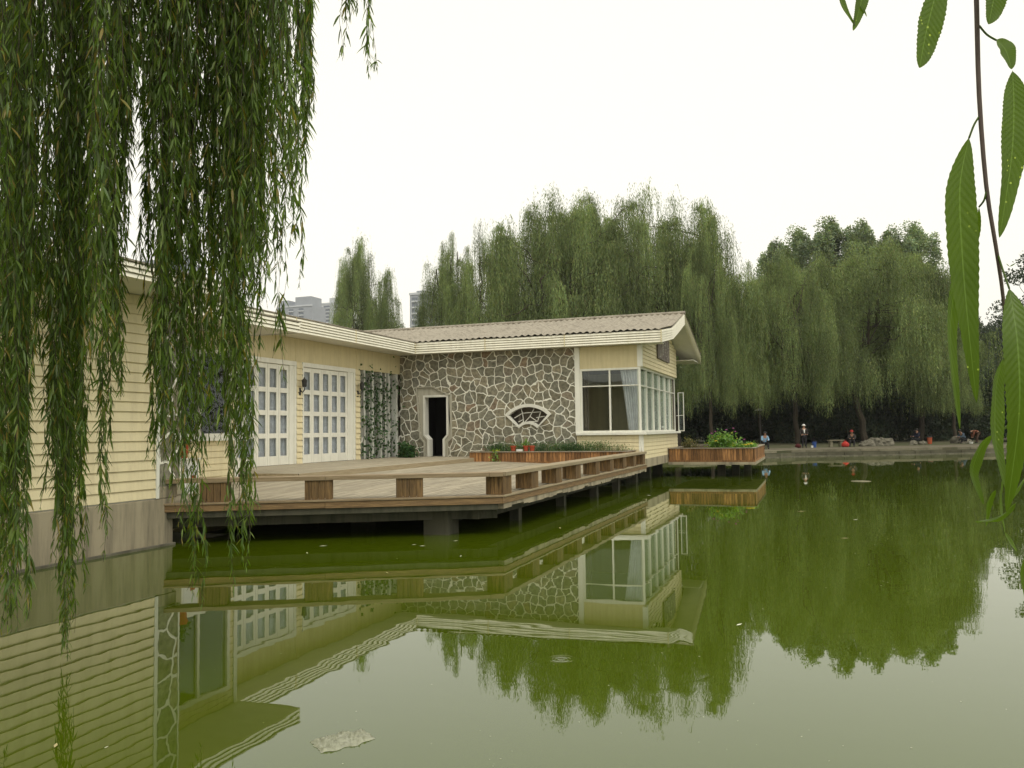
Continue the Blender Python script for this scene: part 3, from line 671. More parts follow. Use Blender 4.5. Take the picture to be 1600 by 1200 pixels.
# edge planks: front and side, each butted at the corner
def ebar(name, a, b, z0, z1, w0, w1, nrm, mt, parent=DK):
    a = Vector(a); b = Vector(b); nrm = Vector(nrm)
    return MB().prism([a+nrm*w1, b+nrm*w1, b+nrm*w0, a+nrm*w0], z0, z1).build(name, mt, parent, bevel=.006)
sx = Vector((1, 0)); mid = Lp.lerp(Dp, .46)
ebar('edge_board', Lp, mid, .605, .722, -.035, .0, fn, M['edge']); ebar('edge_board', mid+fd*.004, Dp-fd*.02, .600, .720, -.035, .0, fn, M['edge'])
ebar('edge_board', (Dp.x, Dp.y), (Dp.x, 22.5), .600, .722, -.035, .0, sx, M['edge']); ebar('edge_board', (Dp.x, 22.505), (Rp.x, Rp.y), .602, .722, -.035, .0, sx, M['edge'])
ebar('deck_nosing', Lp, Dp, .727, .764, -.16, .02, fn, M['rail_x']); ebar('deck_nosing', (Dp.x, Dp.y+.02), Rp, .727, .762, -.16, .02, sx, M['rail_y'])
# bench rail
BT, BB = 1.205, 1.125
ebar('bench_plank', Lp+fd*.02, mid, BB, BT, -.42, .0, fn, M['rail_x']); ebar('bench_plank', mid+fd*.005, Dp-fd*.27, BB+.002, BT, -.42, .0, fn, M['rail_x'])
ebar('bench_plank', Dp-fd*.265, Dp, BB, BT+.002, -.42, .0, fn, M['rail_x'])
for (a_, b_) in ((15.38, 19.6), (19.605, 24.4), (24.405, 30.0)):
    ebar('bench_plank', (Dp.x, a_), (Dp.x, b_), BB, BT, -.42, .0, sx, M['rail_y'])
def block(c, d, nn, ln, wd):
    """slatted support box: boards on all four sides, each slat its own island"""
    m = MB(); c = Vector(c); k = 4; z0, z1 = .766, BB-.002
    for s in (-1, 1):
        for i in range(k):
            a = c-d*(ln/2)+d*(ln*i/k); b = a+d*(ln/k-.008); o = nn*(s*wd/2)
            m.prism([a+o-nn*.012, b+o-nn*.012, b+o+nn*.012, a+o+nn*.012], z0, z1-(.004 if i % 2 else 0))
        for i in range(k):
            a = c-nn*(wd/2-.014)+nn*((wd-.028)*i/k); b = a+nn*((wd-.028)/k-.008); o = d*(s*(ln/2-.008))
            m.prism([a+o-d*.012, b+o-d*.012, b+o+d*.012, a+o+d*.012], z0, z1)
    return m.build('bench_support', M['block'], DK)
for (u0, u1) in ((328, 365), (480, 517), (622, 661)):
    p = atz((u0+u1)/2, 781, .75); t = (Vector((p.x, p.y))-Lp).dot(fd); L_ = (u1-u0)*p.length/FPX
    block(Lp+fd*t-fn*.21, fd, fn, .50, .34)
block((-5.91, 15.52), Vector((0, 1)), Vector((1, 0)), .48, .34)
for yy in (17.25, 19.07, 20.8, 22.85, 24.6, 26.4, 28.0, 29.6):
    block((-5.91, yy), Vector((0, 1)), Vector((1, 0)), .48, .34)
# raised platform in front of the doors
m_ = MB(); x = -11.77
while x > -15.6:
    y0 = 17.05
    if x-.14 > -13.35: y0 = 17.3
    yy = y0
    cs = [y0]+list(np.arange(y0+rnd.uniform(.8, 3), 29.0, 3.4))+[29.99]
    for c0, c1 in zip(cs[:-1], cs[1:]): m_.box(x-.136, x, c0, c1-.004, 1.012, 1.040+rnd.uniform(-.0015, .0015))
    x -= .145
m_.build('platform_boards', M['deck'], DK)
MB().box(-15.6, -11.80, 17.3, 29.98, .62, 1.010).build('platform_frame', M['mossy_shade'], DK)
MB().box(-11.798, -11.762, 17.3, 23.1, .86, 1.036).box(-11.798, -11.762, 23.105, 29.98, .86, 1.036).box(-15.6, -11.8, 17.262, 17.298, .86, 1.036).build('platform_riser', M['rail_y'], DK)

# ------------------------------------------------------------------ foliage builders (numpy)
def leaf_quads(P_, D_, L_, W_, rng):
    """flat leaf quads: P_ base (n,3), D_ unit direction, length, width -> verts, faces"""
    n = len(P_); r = rng.normal(size=(n, 3)); s = np.cross(D_, r); s /= np.linalg.norm(s, axis=1)[:, None]+1e-9
    L_ = np.broadcast_to(L_, n)[:, None]; W_ = np.broadcast_to(W_, n)[:, None]
    m = P_+D_*L_*.45; t = P_+D_*L_
    V = np.stack([P_, m+s*W_*.5, t, m-s*W_*.5], 1).reshape(-1, 3)
    return V, np.arange(4*n).reshape(n, 4)
def limb_mesh(mb, rng, a, b, r0, r1, n=6, wob=.12):
    a = np.array(a); b = np.array(b); L_ = np.linalg.norm(b-a); pts = []
    for i in range(n+1):
        t = i/n; p = a+(b-a)*t+rng.normal(size=3)*wob*L_*.25*math.sin(math.pi*t); pts.append(p)
    mb.tube(pts, [r0+(r1-r0)*i/n for i in range(n+1)], 7, cap=False); return pts
def willow_mesh(seed, H, R, skirt, tufts, strands, spread=1.0):
    rng = np.random.default_rng(seed); mb = MB()
    th = H*.26; top = (rng.normal()*.3, rng.normal()*.3, th)
    limb_mesh(mb, rng, (0, 0, 0), top, .30, .24, 5, .05)
    cs = []; 
    nl = 6
    limbs = []
    for i in range(nl):
        a = 2*math.pi*(i+rng.uniform(-.3, .3))/nl; rr_ = R*rng.uniform(.35, .62); zz = H*rng.uniform(.58, .84)
        e = (rr_*math.cos(a), rr_*math.sin(a), zz); pts = limb_mesh(mb, rng, top, e, .19, .06, 7, .2); limbs.append(pts)
    for i in range(tufts):
        a = rng.uniform(0, 2*math.pi); q = math.sqrt(rng.uniform(0.02, 1)); rr_ = R*q*(1+.18*math.sin(3*a+seed)+.1*math.sin(5*a))
        if i % 3 == 0 or not cs: ca, cq, cdz = a, q, (abs(rng.normal())*H*.035 if rng.random() < .62 else rng.uniform(.10, .48)*H)
        a = ca+rng.normal()*.26/(cq+.25); q = min(1.05, max(0, cq+rng.normal()*.16)); rr_ = R*q*(1+.18*math.sin(3*a+seed)+.1*math.sin(5*a))
        env = H*(.985-.30*q**3.2)*(1-.13*(math.sin(3*a+seed*1.7)*.5+.5)*min(1, q*2))
        z = env-cdz-abs(rng.normal())*H*.035
        z = max(z, H*.36); c = np.array([rr_*math.cos(a), rr_*math.sin(a), z]); cs.append(c)
        l = limbs[rng.integers(nl)]; k = rng.integers(3, 8)
        if i % 2 == 0: limb_mesh(mb, rng, l[k], c, .055, .015, 4, .25)
    Vs = []; Dd = []; Ls = []; Ws = []
    for c in cs:
        S = int(strands*rng.uniform(.6, 1.3)); jit = rng.normal(size=(S, 3))*np.array([.34, .34, .30])*rng.uniform(.5, 1.5); tr = rng.uniform(.7, 2.1)*spread*(1 if c[2] < H*.8 else .85)
        az = rng.uniform(0, 2*math.pi, S); out = tr*rng.uniform(.08, 1, S)**.7
        maxl = rng.uniform(2.2, 6.0)
        for s in range(S):
            L_ = maxl*rng.uniform(.35, 1.0); o = out[s]; step = .15
            n = int((L_+o)/step)+2; t = np.arange(n)*step+rng.uniform(0, step)
            h = o*(1-np.exp(-t/(o*.8+.05))); z = .10*o*np.sin(np.clip(t/(o+.1), 0, 1)*math.pi)-np.clip(t-o*.35, 0, None)-.45*o*np.clip(t/(o+.2), 0, 1)**2
            sw = .05*np.sin(t*1.3+s)
            P_ = np.stack([c[0]+jit[s, 0]+(h+sw)*math.cos(az[s]), c[1]+jit[s, 1]+(h+sw)*math.sin(az[s]), c[2]+jit[s, 2]+z], 1)
            sk = skirt+rng.uniform(-.2, 1.3)+.8*math.sin(az[s]*0+c[0]*.9)
            P_ = P_[P_[:, 2] > sk]
            if len(P_) == 0: continue
            d = rng.normal(size=(len(P_), 3))*.33; d[:, 2] -= 1; d /= np.linalg.norm(d, axis=1)[:, None]
            Vs.append(P_); Dd.append(d); Ls.append(rng.uniform(.16, .34, len(P_))); Ws.append(rng.uniform(.03, .06, len(P_)))
    P_ = np.concatenate(Vs); V, Fq = leaf_quads(P_, np.concatenate(Dd), np.concatenate(Ls), np.concatenate(Ws), rng)
    return mb, V, Fq
def tree_from(name, mb, V, Fq, lm, loc, rot, scale, label, cat, group):
    e = empty(name, loc, label, cat, group); e.rotation_euler = (0, 0, 0)
    tr = mb.build('trunk', M['bark']); cr = np_mesh('crown', V, Fq, lm)
    for o in (tr, cr): o.parent = e
    e.rotation_euler = (0, 0, rot); e.scale = (scale[0], scale[0], scale[1]); return e
def copy_tree(src, loc, rot, scale, label, group=None):
    r = src.copy(); COL.objects.link(r); r.location = loc; r.rotation_euler = (0, 0, rot); r.scale = (scale[0], scale[0], scale[1]); r['label'] = label
    if group: r['group'] = group
    for ch in list(src.children):
        c = ch.copy(); COL.objects.link(c); c.parent = r
    return r
W0 = [(3, 20, 6.4, 3.0, 84, 72), (8, 20, 5.6, 2.2, 76, 72), (15, 20, 6.8, 3.4, 90, 70), (22, 20, 4.8, 4.0, 60, 70)]
protos = {}
GW = 'weeping willows on the far bank'
def willow(k, u, D, vtop, halfpx, rot, label):
    p = base(u, D); H = ((hor(u)-vtop)/FPX*D+EYE-.45)*1.05; Rw = halfpx/FPX*D
    s = (Rw/W0[k][2], H/20.0)
    if k not in protos:
        mb, V, Fq = willow_mesh(*W0[k]); protos[k] = tree_from('willow_tree', mb, V, Fq, M['willow_far'], p, rot, s, label, 'tree', GW)
    else: copy_tree(protos[k], p, rot, s, label, GW)
willow(0, 868, 74, 300, 116, .4, 'tall willow behind the ridge of the pavilion roof, left half of the highest clump')
willow(2, 962, 76, 284, 122, 2.2, 'highest willow of all, its narrow top breaking the skyline above the picture window')
willow(0, 1062, 70, 312, 108, 4.0, 'broad willow rising directly above the gable peak of the pavilion')
willow(2, 1112, 66, 352, 66, 1.0, 'willow whose strands hang down right beside the gable overhang')
willow(0, 912, 82, 312, 92, 5.5, 'willow filling the middle of the highest clump, set back behind the others')
willow(2, 775, 84, 345, 78, 5.1, 'loose open willow with a lower shoulder left of the highest clump')
willow(3, 698, 88, 350, 46, 3.3, 'willow with a round separate head standing over the grey apartment block')
willow(0, 566, 96, 374, 52, 2.9, 'leftmost far willow, tall and narrow above the inner corner of the roof')
willow(3, 602, 100, 432, 32, 0.3, 'small willow tuft right of the leftmost far willow')
willow(3, 1190, 86, 398, 46, 5.6, 'thin willow in the notch between the two big willow clumps')
willow(2, 1245, 78, 384, 92, 0.9, 'willow behind the standing fisherman in the pale cap')
willow(0, 1352, 80, 380, 112, 3.6, 'widest willow on the right bank, trunk rising between the rocks')
willow(1, 1438, 84, 386, 82, 2.4, 'willow at the right end of the bank, behind the close-up leaves')
willow(3, 1492, 80, 470, 44, 4.4, 'short willow whose trunk stands beside the fishing spot with the rocks')
willow(2, 1300, 92, 400, 80, 5.2, 'pale willow standing back behind the stone bench')

def clump_tree(seed, H, R, n, lsz, zlo, blobs, shape='round'):
    rng = np.random.default_rng(seed); mb = MB()
    limb_mesh(mb, rng, (0, 0, 0), (0, 0, H*.75), .25, .08, 6, .04)
    Vs = []
    for i in range(blobs):
        t = rng.random()
        if shape == 'round':
            a = rng.uniform(0, 6.28); q = rng.random()**.5; z = zlo+(H-zlo)*rng.random(); k = math.sqrt(max(.05, 1-((z-zlo)/(H-zlo)*1.6-.6)**2)) if z > zlo+(H-zlo)*.4 else 1
            c = np.array([R*q*k*math.cos(a), R*q*k*math.sin(a), z])
        else:
            a = rng.uniform(0, 6.28); z = zlo+(H-zlo)*rng.random(); k = (1-(z-zlo)/(H-zlo))**.55+.10
            c = np.array([R*k*rng.random()*math.cos(a), R*k*rng.random()*math.sin(a), z])
        if i % 3 == 0: limb_mesh(mb, rng, (0, 0, c[2]*.7), c, .05, .015, 4, .15)
        br = R*(.28 if shape == 'round' else .15)*rng.uniform(.6, 1.3); m = n//blobs
        p = rng.normal(size=(m, 3)); p /= np.linalg.norm(p, axis=1)[:, None]; p *= (br*rng.random(m)**.35)[:, None]; p[:, 2] *= .75 if shape == 'round' else 2.0
        Vs.append(c+p)
    P_ = np.concatenate(Vs); P_[:, 2] = np.maximum(P_[:, 2], .02)
    d = rng.normal(size=P_.shape); d /= np.linalg.norm(d, axis=1)[:, None]
    V, Fq = leaf_quads(P_, d, rng.uniform(.7, 1.3, len(P_))*lsz, rng.uniform(.5, .8, len(P_))*lsz, rng)
    return mb, V, Fq
# poplars standing behind the willows
GP = 'poplars behind the willows'
mb, V, Fq = clump_tree(31, 22, 5.0, 42000, .22, 8, 110, 'cone')
D = 108; pop = None
for (u, vt, hw, lab) in ((1258, 378, 34, 'poplar crown showing over the willow left of the tall twin poplars'), (1312, 362, 36, 'tallest poplar crown, left of the middle gap'), (1362, 366, 30, 'narrow poplar crown beside the tallest one'), (1398, 380, 32, 'poplar crown with a ragged top, third from the close-up leaves'), (1442, 372, 34, 'poplar crown just left of the hanging close-up leaves'), (1215, 396, 26, 'low poplar crown at the left end of the poplar row')):
    p = base(u, D); H = (672-vt)/FPX*D+EYE; s = (hw/FPX*D/2.2, H/22)
    if pop is None: pop = tree_from('poplar_tree', mb, V, Fq, M['poplar'], p, u*.1, s, lab, 'tree', GP)
    else: copy_tree(pop, p, u*.1, s, lab)
# dark undergrowth closing the view under the willows
GS = 'dark shrubs under the willows'
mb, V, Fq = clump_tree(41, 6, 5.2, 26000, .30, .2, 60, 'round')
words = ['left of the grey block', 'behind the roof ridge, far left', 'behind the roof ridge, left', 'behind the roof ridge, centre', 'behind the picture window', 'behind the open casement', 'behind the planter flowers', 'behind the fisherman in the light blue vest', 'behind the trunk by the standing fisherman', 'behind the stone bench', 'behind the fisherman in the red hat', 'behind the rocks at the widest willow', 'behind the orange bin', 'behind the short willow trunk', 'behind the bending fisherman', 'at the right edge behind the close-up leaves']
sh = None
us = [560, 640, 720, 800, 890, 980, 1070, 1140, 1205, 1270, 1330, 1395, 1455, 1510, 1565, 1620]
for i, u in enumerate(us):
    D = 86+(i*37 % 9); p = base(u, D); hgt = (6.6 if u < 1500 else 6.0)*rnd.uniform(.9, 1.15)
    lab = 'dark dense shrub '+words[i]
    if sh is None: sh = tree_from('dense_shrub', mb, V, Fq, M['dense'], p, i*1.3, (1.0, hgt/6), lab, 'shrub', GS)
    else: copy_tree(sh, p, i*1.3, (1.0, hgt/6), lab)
# a second, deeper and taller belt: reads as one mass of woodland
rng = np.random.default_rng(77); Vs = []
for i in range(420):
    u = rng.uniform(520, 1640); D = rng.uniform(100, 118); c = np.array(base(u, D)); top = 10.5 if u < 1480 else 11.5
    c[2] = .5+rng.random()*(top if u > 640 else 4)
    m = 170; p = rng.normal(size=(m, 3)); p /= np.linalg.norm(p, axis=1)[:, None]; p *= (1.7*rng.random(m)**.35)[:, None]; Vs.append(c+p)
for i in range(420):      # the belt carries on round the unseen right bank and is mirrored in the glass
    a = rng.uniform(.36, 1.9); rr_ = rng.uniform(96, 112); c = np.array([math.sin(a)*rr_, math.cos(a)*rr_, .5+rng.random()*13])
    m = 60; p = rng.normal(size=(m, 3)); p /= np.linalg.norm(p, axis=1)[:, None]; p *= (2.6*rng.random(m)**.35)[:, None]; Vs.append(c+p)
P_ = np.concatenate(Vs); d = rng.normal(size=P_.shape); d /= np.linalg.norm(d, axis=1)[:, None]
V, Fq = leaf_quads(P_, d, rng.uniform(.3, .6, len(P_)), rng.uniform(.25, .4, len(P_)), rng)
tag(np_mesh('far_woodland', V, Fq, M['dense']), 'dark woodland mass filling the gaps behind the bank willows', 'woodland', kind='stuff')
# woods at the far right and the open-crowned tree at the frame edge
mb, V, Fq = clump_tree(51, 17, 8, 26000, .42, 1, 60, 'round')
rt = None
for (u, D, vt, hw, lab) in ((1530, 150, 520, 42, 'hazy round tree low on the skyline left of the close-up twig'), (1575, 160, 516, 40, 'hazy round tree low on the skyline behind the close-up twig'), (1625, 150, 512, 44, 'hazy round tree cut by the right frame edge')):
    p = base(u, D); s = (hw/FPX*D/8, ((672-vt)/FPX*D+EYE)/17)
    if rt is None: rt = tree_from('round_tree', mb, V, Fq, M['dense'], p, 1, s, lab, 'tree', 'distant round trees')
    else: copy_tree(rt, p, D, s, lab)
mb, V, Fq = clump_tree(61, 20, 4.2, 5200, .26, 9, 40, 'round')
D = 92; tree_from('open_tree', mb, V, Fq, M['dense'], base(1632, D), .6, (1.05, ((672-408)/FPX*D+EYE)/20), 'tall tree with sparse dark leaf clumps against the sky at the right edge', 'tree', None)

# ------------------------------------------------------------------ far apartment blocks
M['block_a'] = mat('hazed_pale_render', (.56, .58, .60), .8, .2, var=.1, vscale=.1)  # haze put into the colour: both block renders made paler
M['block_b'] = mat('hazed_grey_render', (.36, .38, .41), .8, .2, var=.1, vscale=.1)
M['block_w'] = mat('block_windows', (.16, .18, .21), .3, .5)
def tower(u0, u1, vt, D, mt, label, steps=(), rows=0, wins=(), name='apartment_block'):
    p0 = base((u0+u1)/2, D); wd = (u1-u0)/FPX*D; H = hz(vt, D, u0)-.45
    e = empty(name, p0, label, 'building', 'hazy apartment blocks')
    rot = .15
    def loc(mb, nm, m):
        o = mb.build(nm, m); o.parent = e; return o
    hw = wd/2
    loc(MB().box(-hw, hw, 0, wd*.6, 0, H), 'wall', mt)
    for (a, b, vt2) in steps: loc(MB().box(-hw+wd*a, -hw+wd*b, 1, wd*.5, H, hz(vt2, D, u0)-.45), 'roof_storey', mt)
    for (a, b) in wins:
        m = MB(); n = rows; z = H-2.2
        while z > 8: m.box(-hw+wd*a, -hw+wd*b, -.25, -.05, z-1.6, z); z -= 3.1
        m.box(-hw+wd*a+.3, -hw+wd*a+.6, -.2, -.02, 8, H-2.3)
        loc(m, 'window_bay', M['block_w'])
        m = MB(); z = H-2.2
        while z > 8: m.box(-hw+wd*a-.2, -hw+wd*b+.2, -.7, -.26, z-2.5, z-1.7); z -= 3.1
        m.box(-hw+wd*a-.25, -hw+wd*a-.1, -.72, -.24, 6, H-3.8)
        loc(m, 'balcony', M['block_a'])
    loc(MB().box(-hw-.3, hw+.3, -.35, wd*.6+.3, H-.9, H-.02).box(-hw-.3, hw+.3, -.35, wd*.6, H+.01, H+.25) if False else MB().box(-hw-.3, hw+.3, -.35, 0, H-.9, H+.25), 'cornice', M['block_a'])
    e.rotation_euler = (0, 0, -YAW*0+.0)
    return e
tower(428, 492, 477, 620, M['block_b'], 'wide hazy block with stepped roof storeys above the long fascia', [(.05, .3, 467), (.5, .95, 463)], 0, [(.34, .46), (.62, .76)])
tower(497, 534, 472, 700, M['block_a'], 'pale tower just left of the leftmost far willow', [(.45, .95, 464)], 0, [(.2, .5)])
tower(484, 504, 492, 660, M['block_b'], 'low hazy block between the stepped block and the pale tower', [(.1, .5, 484)], 0, [(.3, .7)])
tower(640, 674, 456, 420, M['block_b'], 'grey block showing between two willows behind the roof', [(.3, .7, 452)], 0, [(.12, .4), (.6, .85)])
tower(196, 285, 408, 520, M['block_b'], 'grey roof block seen through the near willow strands above the near fascia', [(.1, .6, 403), (.8, .95, 396)], 0, [(.2, .4), (.6, .8)])

# ------------------------------------------------------------------ far bank
def off_line(pts, d):
    out = []
    for i, p in enumerate(pts):
        a = Vector(pts[max(i-1, 0)]); b = Vector(pts[min(i+1, len(pts)-1)]); t = (b-a).normalized(); out.append((p[0]-t.y*d, p[1]+t.x*d))
    return out
def band(mb, pts, d0, d1, z0, z1):
    A = off_line(pts, d0); B = off_line(pts, d1)
    for i in range(len(pts)-1):
        mb.hexa([(*A[i], z0), (*A[i+1], z0), (*B[i+1], z0), (*B[i], z0)], [(*A[i], z1), (*A[i+1], z1), (*B[i+1], z1), (*B[i], z1)])
    return mb
def dense_line(pts, step):
    out = []
    for a, b in zip(pts[:-1], pts[1:]):
        L_ = math.hypot(b[0]-a[0], b[1]-a[1]); n = max(1, int(L_/step))
        for i in range(n): out.append((a[0]+(b[0]-a[0])*i/n, a[1]+(b[1]-a[1])*i/n))
    out.append(pts[-1]); return out
SH = [p for p in shore if p[0] > -9][:8]
fine = dense_line(SH, 1.1)
EM = empty('stone_embankment', (0, 61, .2), 'low stepped stone embankment along the far side of the pond', 'embankment')
band(MB(), SH, -.55, .05, -.9, .06).build('footing_ledge', M['stone'], EM)
mk = MB()
for i in range(len(fine)-1):
    z = rnd.uniform(-.02, .02); a, b = Vector(fine[i]), Vector(fine[i+1]); g_ = (b-a).normalized()*.015
    band(mk, [tuple(a+g_), tuple(b-g_)], -.34+rnd.uniform(-.04, .04), .3, .063, .27+z)
M['blockstone'] = mat('bank_stone', (.11, .105, .07), .9, .1, var=.35, vscale=1.5, island=.3, bump=.6, bscale=8)
mk.build('stone_course', M['blockstone'], EM)
mk = MB()
for i in range(len(fine)-1):
    z = rnd.uniform(-.015, .02); a, b = Vector(fine[i]), Vector(fine[i+1]); g_ = (b-a).normalized()*.012
    band(mk, [tuple(a+g_), tuple(b-g_)], -.02+rnd.uniform(-.03, .03), .75, .30, .47+z)
M['kerb'] = mat('kerb_stone', (.19, .175, .12), .9, .1, var=.3, vscale=2, island=.25, bump=.5, bscale=8)
mk.build('kerb_stone', M['kerb'], EM)
tag(band(MB(), SH, .78, 5.5, .452, .458).build('path', M['path']), kind='structure')

def rock(p, s, seed, label, group='rocks on the far bank', sq=.75):
    bm = bmesh.new(); bmesh.ops.create_icosphere(bm, subdivisions=3, radius=1)
    for v in bm.verts:
        n = noise.noise(v.co*1.3+Vector((seed*3.1, 0, 0)))*.55+noise.noise(v.co*3.5+Vector((0, seed, 0)))*.22
        v.co = v.co*(1+n); v.co.x *= s; v.co.y *= s*.8; v.co.z = max(v.co.z*s*sq, -s*.3)
    me = bpy.data.meshes.new('rock'); bm.to_mesh(me); bm.free()
    o = link('rock', me, M['stone']); o.location = p+Vector((0, 0, s*.25)); return tag(o, label, 'rock', group)
for i, (u, v, D, s, lab) in enumerate(((1356, 694, 65.5, .52, 'dark flat rock at the left end of the rock group'), (1368, 692, 66.2, .62, 'tall pale rock left of the widest willow trunk'), (1383, 693, 66.2, .66, 'round pale rock right of the widest willow trunk'), (1500, 692, 71, .66, 'mossy rock beside the short willow trunk'), (1508, 693, 71, .42, 'small rock leaning on the mossy rock'), (1426, 693, 67.5, .32, 'low stone block left of the crouching angler'), (1440, 693, 68.5, .30, 'low stone block under the crouching angler'), (1238, 706, 61.5, .50, 'pale boulder at the foot of the embankment by the standing angler'), (1348, 697, 65, .30, 'small rock next to the angler in the red hat'), (1575, 690, 73, .5, 'rock at the right end of the bank behind the close-up leaf'))):
    p = base(u, D, .45 if v < 700 else .0); rock(p, s, i+1, lab)

# stone bench
p = base(1305, 64.2, .46)
BE = empty('stone_bench', p, 'pale stone bench with two legs on the far bank', 'bench')
d = Vector((math.cos(.5), math.sin(.5), 0)); nn = Vector((-d.y, d.x, 0))
MB().bar(p+d*-.62+Vector((0, 0, .5)), p+d*.62+Vector((0, 0, .5)), .42, .09).build('bench_seat', M['kerb'], BE, bevel=.01)
for s in (-.42, .42): MB().hexa([p+d*(s-.11)-nn*.15, p+d*(s+.11)-nn*.15, p+d*(s+.11)+nn*.15, p+d*(s-.11)+nn*.15], [p+d*(s-.09)-nn*.15+Vector((0, 0, .455)), p+d*(s+.09)-nn*.15+Vector((0, 0, .455)), p+d*(s+.09)+nn*.15+Vector((0, 0, .455)), p+d*(s-.09)+nn*.15+Vector((0, 0, .455))]).build('bench_leg', M['kerb'], BE)
# bags, buckets, bin
M['red'] = mat('red_cloth', (.38, .03, .02), .6, .2, var=.2, vscale=8); M['blue'] = mat('blue_plastic', (.02, .06, .22), .5, .4)
M['orange'] = mat('orange_plastic', (.35, .07, .02), .5, .4); M['whitep'] = mat('white_plastic', (.7, .7, .65), .4, .4); M['maroon'] = mat('maroon_cloth', (.06, .012, .012), .8, .1)
def bag(p, s, m, label, name='bag'):
    o = MB().lathe((0, 0, 0), [(s*.55, 0), (s*.72, s*.25), (s*.68, s*.65), (s*.35, s*.95), (s*.14, s*1.05)], 10)
    ob = o.build('bag_body', m); e = empty(name, p, label, 'bag'); ob.parent = e
    h = MB().tube([(-s*.14, 0, s*1.0), (-s*.1, 0, s*1.28), (s*.1, 0, s*1.28), (s*.14, 0, s*1.0)], s*.04, 5).build('bag_handle', m); h.parent = e
bag(base(1320, 63.6, .465), .40, M['red'], 'bright red bag on the kerb beside the stone bench')
bag(base(1246, 62.3, .465), .30, M['maroon'], 'small maroon bag on the kerb beside the boulder')
def bucket(p, r, h, m, label, name, cat, lid=None):
    e = empty(name, p, label, cat)
    b_ = MB().lathe((0, 0, 0), [(r*.8, 0), (r, h), (r*1.06, h), (r*1.06, h*.94), (r*.9, h*.97), (r*.9, h*.9)], 14).build('body', m); b_.parent = e
    hd = MB().tube([(-r, 0, h*.95), (-r*.6, 0, h+r*.8), (0, 0, h+r*1.05), (r*.6, 0, h+r*.8), (r, 0, h*.95)], .012, 5).build('handle', M['black']); hd.parent = e
    if lid: l = MB().lathe((0, 0, h), [(r*1.1, .0), (r*1.1, .05), (r*.3, .09)], 14).build('lid', lid); l.parent = e
bucket(base(1271.5, 62.9, .465), .17, .44, M['blue'], 'blue bucket standing right of the standing angler', 'bucket', 'bucket')
bucket(base(1452, 70, .455), .20, .55, M['orange'], 'orange bin with a dark lid right of the crouching angler', 'bin', 'bin', M['black'])
bucket(base(1268, 62.2, .465), .09, .16, M['whitep'], 'small white tub by the standing angler and blue bucket', 'tub', 'tub')
bucket(base(1516.5, 69.3, .455), .16, .16, M['whitep'], 'white tub between the leaning angler and the bending angler', 'tub', 'tub')

